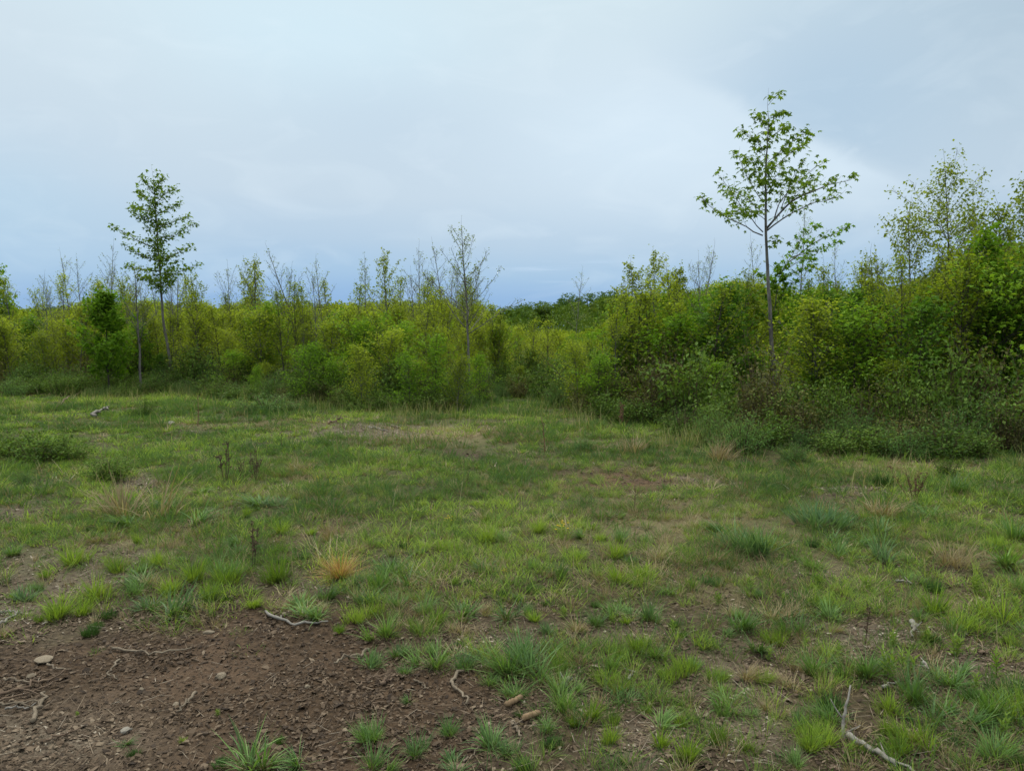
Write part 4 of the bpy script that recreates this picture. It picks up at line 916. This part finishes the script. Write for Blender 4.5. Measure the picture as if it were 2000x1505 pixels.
# ------------------------------------------------------------------ forbs, dead weeds, flowers
def forb_mesh(seed):
    r = RS(seed); st, cr = MB(), MB(); P_, A_ = [], []
    for i in range(r.randint(2, 5)):
        b = np.array([r.randn()*.12, r.randn()*.12, -.02]); tip = b+np.array([r.randn()*.12, r.randn()*.12, r.uniform(.6, 1.0)])
        pts = resample([b, (b+tip)/2+r.randn(3)*.03, tip], 6); tube(st, pts, np.linspace(.018, .008, 6), 4)
        k = 14; s = np.linspace(.12, 1, k)*5; ii = np.minimum(s.astype(int), 4); P_.append(pts[ii]+(pts[ii+1]-pts[ii])*(s-ii)[:, None])
        a = np.arange(k)*2.4+r.rand()*6; A_.append(np.stack([np.cos(a), np.sin(a), np.linspace(.35, 1.6, k)], -1))
    P_, A_ = np.concatenate(P_), np.concatenate(A_); n = len(P_)
    leaves(cr, P_, A_, np.array([0, 0, 1.])-A_*.3+r.randn(n, 3)*.1, r.uniform(.26, .42, n), 'lance', np.clip(r.normal(.5, .2, n), 0, 1))
    return st.mesh('forb_stems', M['forb'], True), cr.mesh('forb_leaves', M['forb'])
FB = [forb_mesh(500+i) for i in range(4)]; fp = {}
r = RS(66)
FL = [(1594,1150,32),(1628,1165,26),(1694,1157,34),(1737,1178,32),(1744,1261,30),(1576,1270,34),(1729,1326,56),(1768,1322,50),(1863,1283,40),(1946,1322,48),(1467,1152,30),(1811,1261,30),(1907,1157,36),(1099,1206,26),(1200,1219,26),(1312,1240,34),(1640,1285,30),(1500,1290,28),(1530,1180,26),(1985,1200,30),(1900,1350,36),(1680,1200,28),(1300,1300,26),(1400,1180,26),(150,1395,10),(424,1398,14),(1960,1440,40),(1660,1480,36)]
for px, py, h in FL:
    p = gp(px, py); H = h/F*np.hypot(p[0], p[1]); j = r.randint(4); big = h > 46
    lab = 'upright pale green leafy weed shoot growing between the grass tufts' if not big else 'largest pale green weed shoots, a cluster in the right foreground'
    lab = label_g('large pale green weed shoot' if big else 'pale green weed shoot', px, py)
    if h < 20: lab = 'tiny green seedling on bare soil '+('left' if px < 300 else 'middle')+' of the patch'
    gr = 'leafy weed shoots in the foreground'
    if j not in fp:
        o = fp[j] = tag(obj('weed_shoot', None), lab, 'weed', gr); obj('stem', FB[j][0], o); obj('leaves', FB[j][1], o); o.empty_display_size = .05
    else: o = dup(fp[j], p, 0, (H,)*3, lab, gr)
    o.location = p; o.scale = (H, H, H); o.rotation_euler = (0, 0, r.rand()*6.28)

def weed_mesh(seed, ns, seedy=True, spread=.22, mat='dead_stem'):
    r = RS(seed); mb = MB()
    for i in range(ns):
        b = np.array([r.randn()*.04, r.randn()*.04, -.02]); tip = b+np.array([r.randn()*spread, r.randn()*spread, r.uniform(.65, 1.0)])
        pts = resample([b, (b+tip)/2+r.randn(3)*.03, tip], 7); tube(mb, pts, np.linspace(.010, .004, 7), 4)
        for q in range(9 if seedy else 3):
            s = r.uniform(.35, 1)*6; ii = min(int(s), 5); p = pts[ii]+(pts[ii+1]-pts[ii])*(s-ii); d = norm(r.randn(3)+np.array([0, 0, 1.2]))*r.uniform(.05, .13)
            tube(mb, np.array([p, p+d*.6, p+d]), [.005, .012 if seedy else .004, .003], 4)
            if seedy: leaves(mb, p+d*.8+r.randn(4, 3)*.012, r.randn(4, 3), r.randn(4, 3), r.uniform(.03, .05, 4), 'diamond', np.full(4, .5))
    return mb.mesh('weed', M[mat], True)
for px, py, h, ns, mat, lab in [
    (497,1104,88,4,'dead_stem','blackish dead weed stalk standing left of the orange tussock'), (441,939,92,3,'dead_stem','tall dark dead weed with seed heads in the left of the turf'),
    (500,936,58,7,'dead_stem','bushy brown dead weed right of the tall dark one on the left'), (470,934,40,4,'dead_stem','short dead weed between the two taller ones on the left'),
    (1785,982,64,9,'rust_stem','clump of reddish brown dead stalks in the grass at the right'), (1685,1262,80,2,'dead_stem','lone dark seed head on a thin stalk in the right foreground'),
    (1214,834,52,6,'rust_stem','rust brown dead weed in front of the thicket right of centre'), (1340,852,58,7,'dead_stem','dark brown dead weed clump left of the large fresh green bush'),
    (910,950,34,3,'dead_stem','small dark dead stalk in the middle of the turf'), (1318,835,40,3,'dead_stem','thin dead stalk by the thicket foot left of the brown clump')]:
    p = gp(px, py); H = h/F*np.hypot(p[0], p[1]); o = obj('dead_weed', weed_mesh(int(px), ns, True, .10 if ns < 5 else .2, mat)); tag(o, lab, 'dead weed'); o.location = p; o.scale = (H*.9, H*.9, H)
for px, py, pxt, pyt, w, mat, lab in [(1064,884,1058,814,.009,'rust_stem','single straight rust brown stem rising from the turf in the middle'), (386,832,387,772,.008,'rust_stem','thin reddish upright stem in the grass below the pyramidal tree'),
    (1237,1000,1240,945,.004,'dead_stem','hair thin grey stalk in the brown patch of turf'), (548,880,550,820,.004,'dead_stem','hair thin stalk standing in the left half of the turf')]:
    p = gp(px, py); t = at(pxt, pyt, p[1])-p; mb = MB(); rr = RS(int(px)); pts = resample([(0,0,-.03), t*.5+np.array([.01,0,0]), t], 9); pts[1:-1] += rr.randn(7, 3)*.003
    tube(mb, pts, np.linspace(w, w*.4, 9), 6)
    for q in range(5):
        i = rr.randint(2, 8); tube(mb, np.array([pts[i], pts[i]+norm(rr.randn(3)+np.array([0,0,1.5]))*.06]), [w*.4, w*.2], 3)
    o = obj('dead_stalk', mb.mesh('stalk', M[mat], True)); tag(o, lab, 'dead stalk'); o.location = p
def flower_mesh(seed):
    r = RS(seed); st, pt = MB(), MB()
    for i in range(9):
        b = np.array([r.randn()*.12, r.randn()*.12, -.02]); tip = b+np.array([r.randn()*.1, r.randn()*.1, r.uniform(.5, 1)]); tube(st, np.array([b, (b+tip)/2, tip]), [.012, .01, .008], 4)
        n = 7; a = np.arange(n)*6.283/n; A = np.stack([np.cos(a), np.sin(a), np.full(n, .35)], -1); leaves(pt, np.repeat(tip[None], n, 0), A, np.tile([0, 0, 1.], (n, 1)), np.full(n, .075), 'diamond', r.rand(n))
    return st.mesh('flower_stems', M['forb'], True), pt.mesh('flower_petals', M['petal'])
FM = [flower_mesh(600), flower_mesh(601)]; proto_f = None
for px, py, h, lab in [(1102,1050,36,'patch of small yellow flowers in the middle of the clearing'), (986,1125,16,'tiny yellow flower left below the larger yellow patch'), (878,1028,22,'small yellow flowers left of the larger yellow patch'),
    (622,945,16,'pair of faint yellow flowers in the turf on the left'), (645,950,14,'faint yellow flower right of the pair in the left turf')]:
    p = gp(px, py); H = h/F*np.hypot(p[0], p[1]); o = tag(obj('yellow_flower', None), lab, 'flower'); m = FM[px % 2]; obj('stem', m[0], o); obj('petals', m[1], o); o.location = p; o.scale = (H*1.1, H*1.1, H)

# ------------------------------------------------------------------ fallen sticks, wood, stones
def stick(pts, w, mat, lab, name='fallen_stick', lift=0.0, fork=None, taper=.45, end=None, blunt=False):
    r = RS(int(pts[0][0]*7+pts[0][1])); G = np.array([gp(a, b) for a, b in pts]); c = G.mean(0); d = math.hypot(c[0], c[1]); R = w/F*d/2
    P = resample(G, 14); P[:, 2] = ground_h(P[:, 0], P[:, 1])+R*.9+.012+lift*np.linspace(0, 1, 14)**1.2
    P[1:-1] += r.randn(12, 3)*R*(.1 if blunt else .7); mb = MB(); rad = np.linspace(R, R*taper, 14)*(1+.15*r.randn(14)*.6)
    if blunt: rad = np.full(14, R)*np.r_[.72, .95, np.ones(10), .9, .6]*(1+.02*r.randn(14))
    tube(mb, P-c, rad, 6 if blunt else 8, .5, .28 if not blunt else .12, r)
    if fork:
        for (s, dx, dy, L) in fork:
            i = int(s*13); q = P[i]-c; tube(mb, resample([q, q+np.array([dx*L*.5, dy*L*.5, .012]), q+np.array([dx*L, dy*L, -.004])], 6), np.linspace(R*.6, R*.2, 6), 5, .5, .2, r)
    else:
        for _ in range(2 if not blunt else 0):
            i = r.randint(3, 11); q = P[i]-c; dd = norm(r.randn(3)*np.array([1, 1, .3])+np.array([0, 0, .35])); tube(mb, np.array([q, q+dd*R*3, q+dd*R*5.5]), [R*.45, R*.3, R*.12], 4)
    o = obj(name, mb.mesh(name, M[mat], True)); tag(o, lab, 'log' if name == 'log' else 'stick' if 'stick' in name else 'wood piece'); o.location = c
ST = [
 ([(519,1199),(536,1212),(570,1222),(607,1220),(641,1219)], 7, 'stick_grey', 'split whitish grey stick curving at the top edge of the soil patch', dict(fork=[(.45, -.3, .9, .06)])),
 ([(219,1269),(255,1274),(304,1282),(338,1277),(375,1272)], 4.5, 'stick_pale', 'long thin bowed twig lying across the middle of the soil patch', dict(fork=[(.5, -.9, -.2, .05)])),
 ([(234,1293),(221,1308),(206,1319),(230,1329)], 4, 'stick_pale', 'small hooked twig on the soil left of the long bowed twig', {}),
 ([(384,1362),(366,1379),(345,1400)], 6, 'stick_pale', 'short straight pale stick slanting on the soil patch', {}),
 ([(720,1275),(686,1289),(652,1302)], 8, 'stick_pale', 'pale flat splinter at the right edge of the soil patch', {}),
 ([(-6,1226),(16,1213),(40,1199)], 5, 'stick_grey', 'grey stick rising from the left edge above the soil patch', {}),
 ([(-8,1200),(16,1199),(44,1201)], 4, 'stick_grey', 'short level grey stick meeting the one at the left edge', {}),
 ([(-8,1250),(34,1233),(70,1222)], 4.5, 'stick_brown', 'brown stick lying below the grey sticks at the left edge', {}),
 ([(-10,1366),(49,1347),(94,1332),(139,1319)], 6, 'stick_brown', 'longest dark branch at the left edge of the soil patch', dict(fork=[(.35, .8, -.3, .16)])),
 ([(-10,1374),(56,1359),(113,1336)], 4, 'stick_brown', 'thin branch just below the longest dark branch', {}),
 ([(64,1417),(79,1389),(88,1359)], 8, 'stick_pale', 'pale bark strip pointing away on the soil at the lower left', {}),
 ([(8,1331),(37,1332),(64,1337)], 4, 'stick_pale', 'short pale stick above the longest dark branch', {}),
 ([(-5,1382),(40,1380),(85,1376)], 5, 'stick_pale', 'level pale stick crossing the bark strip at the lower left', {}),
 ([(10,1392),(50,1388),(72,1378)], 4, 'stick_grey', 'greyish stick under the level pale one at the lower left', {}),
 ([(90,1452),(127,1437),(161,1424)], 4.5, 'stick_brown', 'dark stick slanting among chips at the lower left', {}),
 ([(92,1300),(112,1312),(138,1314)], 4, 'stick_pale', 'crooked pale twig right of the tan flat stone', {}),
 ([(906,1320),(889,1327),(882,1343),(885,1359),(903,1362),(913,1371),(910,1385)], 8, 'stick_pale', 'S shaped pale root curling on the soil in the middle foreground', dict(fork=[(.5, .9, .1, .03)])),
 ([(954,1408),(981,1402),(1008,1395)], 4, 'stick_brown', 'thin straight brown stick beside the cut wood pieces', {}),
 ([(1001,1416),(1008,1430),(1018,1443)], 9, 'stick_pale', 'broken pale stick below the two cut wood pieces', {}),
 ([(1227,1332),(1234,1325),(1242,1317)], 6, 'stick_grey', 'tiny whitish stick among the tufts right of the middle', {}),
 ([(1097,1350),(1106,1340),(1117,1331)], 9, 'stick_grey', 'greyish white wood fragment beside the large middle tuft', {}),
 ([(745,1343),(760,1336),(776,1328)], 8, 'stick_brown', 'brown bark piece on the soil left of the S shaped root', {}),
 ([(808,1336),(822,1340),(837,1349)], 4, 'stick_pale', 'short twig between the bark piece and the S shaped root', {}),
 ([(700,1345),(730,1325),(765,1318)], 4, 'stick_brown', 'curved dark twig at the soil edge below the pale splinter', {}),
 ([(1779,1220),(1784,1233),(1781,1251)], 8, 'stick_grey', 'white weathered stick fragment in the chips at the right', {}),
 ([(1724,1350),(1740,1343),(1756,1336)], 6, 'stick_grey', 'pale twig lying below the largest weed shoots', {}),
 ([(1803,1303),(1808,1310),(1812,1318)], 7, 'stick_grey', 'tiny white chip of wood in the right foreground', {}),
 ([(1750,1139),(1766,1141),(1782,1145)], 5, 'stick_grey', 'small level pale stick in the turf edge at the right', {}),
 ([(1915,1284),(1935,1276),(1950,1268)], 5, 'stick_brown', 'brown twig near the right edge of the foreground', {}),
 ([(110,799),(122,793),(136,787)], 4, 'stick_brown', 'dark stick tilted in the far grass at the left', dict(lift=.12)),
 ([(320,851),(345,845),(372,843),(394,849)], 2.5, 'stick_pale', 'thin arched twig in the far grass below the pyramidal tree', dict(lift=.0)),
 ([(640,829),(655,826),(670,823)], 5, 'stick_brown', 'dark broken stick in the far patch of wood debris', dict(lift=.03)),
 ([(720,836),(738,840),(756,843)], 4, 'stick_grey', 'grey stick in the far patch of wood debris', {}),
 ([(764,834),(775,838),(782,840)], 4, 'stick_pale', 'short pale stick at the right end of the far wood debris', {}),
 ([(183,816),(196,809),(214,806)], 6, 'stick_grey', 'grey twisted root lying in the far grass at the left', dict(lift=.08)),
 ([(540,1505),(610,1500),(660,1490)], 3.5, 'stick_brown', 'thin dark twig at the bottom edge among the sedge tufts', {}),
 ([(905,1492),(925,1478),(935,1462)], 4, 'stick_pale', 'short pale twig near the bottom edge in the middle', {})]
for pts, w, mat, lab, kw in ST: stick(pts, w, mat, lab, **kw)
stick([(987,1385),(1020,1371)], 12, 'wood_cut', 'light brown cut wood piece, upper of the two beside the soil patch', 'wood_piece', blunt=True)
stick([(1020,1413),(1055,1402)], 13, 'wood_cut', 'brown cut wood piece, lower of the two beside the soil patch', 'wood_piece', blunt=True)
stick([(1655,1448),(1698,1472),(1729,1487),(1790,1520)], 12, 'stick_grey', 'thick weathered grey branch running off the bottom edge at the right', 'log')
# the white twig that stands up out of the right foreground
p0 = gp(1650, 1440); tw_pts = [np.array([0, 0, -.02])]+[at(a, b, p0[1]+.02*i)-p0 for i, (a, b) in enumerate([(1646,1425),(1647,1398),(1657,1363),(1661,1337)], 1)]
mb = MB(); rr = RS(3); pts = resample(tw_pts, 14); pts[1:-1] += rr.randn(12, 3)*.002; tube(mb, pts, np.linspace(.008, .003, 14), 7, .5, .2, rr)
tube(mb, resample([pts[5], pts[5]+np.array([-.03, .01, .04]), pts[5]+np.array([-.045, .02, .075])], 5), np.linspace(.004, .0015, 5), 5)
tube(mb, resample([pts[2], pts[2]+np.array([.04, .0, .02]), pts[2]+np.array([.075, .01, .03])], 5), np.linspace(.004, .0015, 5), 5)
o = obj('upright_stick', mb.mesh('upright_stick', M['stick_grey'], True)); tag(o, 'crooked whitish stick poking up from the grass in the right foreground', 'stick'); o.location = p0
for i, (px, py, w, mat, fl, lab) in enumerate([
    (88,1292,26,'stone',.35,'tan flat stone near the left edge of the soil patch'), (431,1323,20,'stone',.6,'rounded pale stone in the middle of the soil patch'),
    (277,1350,10,'stone',.7,'small grey stone below the long bowed twig'), (60,1321,13,'stone',.6,'small tan stone below the flat one at the left'), (343,1382,13,'stone',.5,'flat grey brown stone left of the short straight stick'),
    (409,1238,18,'stone',.4,'triangular pale stone at the upper part of the soil patch'), (555,1202,10,'stone',.9,'little orange brown stone above the split grey stick'), (600,1347,11,'stone',.7,'small angular stone at the right of the soil patch'),
    (247,1430,18,'stone_white',.6,'whitish stone behind the small sedge tuft at the lower left'), (333,830,20,'stone_white',.35,'pale flat stone in the far grass below the pyramidal tree'), (1128,1408,12,'stone_white',.6,'pale stone right of the cut wood pieces')]):
    p = gp(px, py); s = w/F*np.hypot(p[0], p[1]); o = obj('stone', rock_mesh('stone', 700+i, M[mat], fl)); tag(o, lab, 'stone'); o.location = (p[0], p[1], p[2]+.12*s+.006); o.scale = (s*1.1,)*3; o.rotation_euler = (0, 0, i*1.3)
print('objects', len(bpy.data.objects), 'tufts', tcount[0])
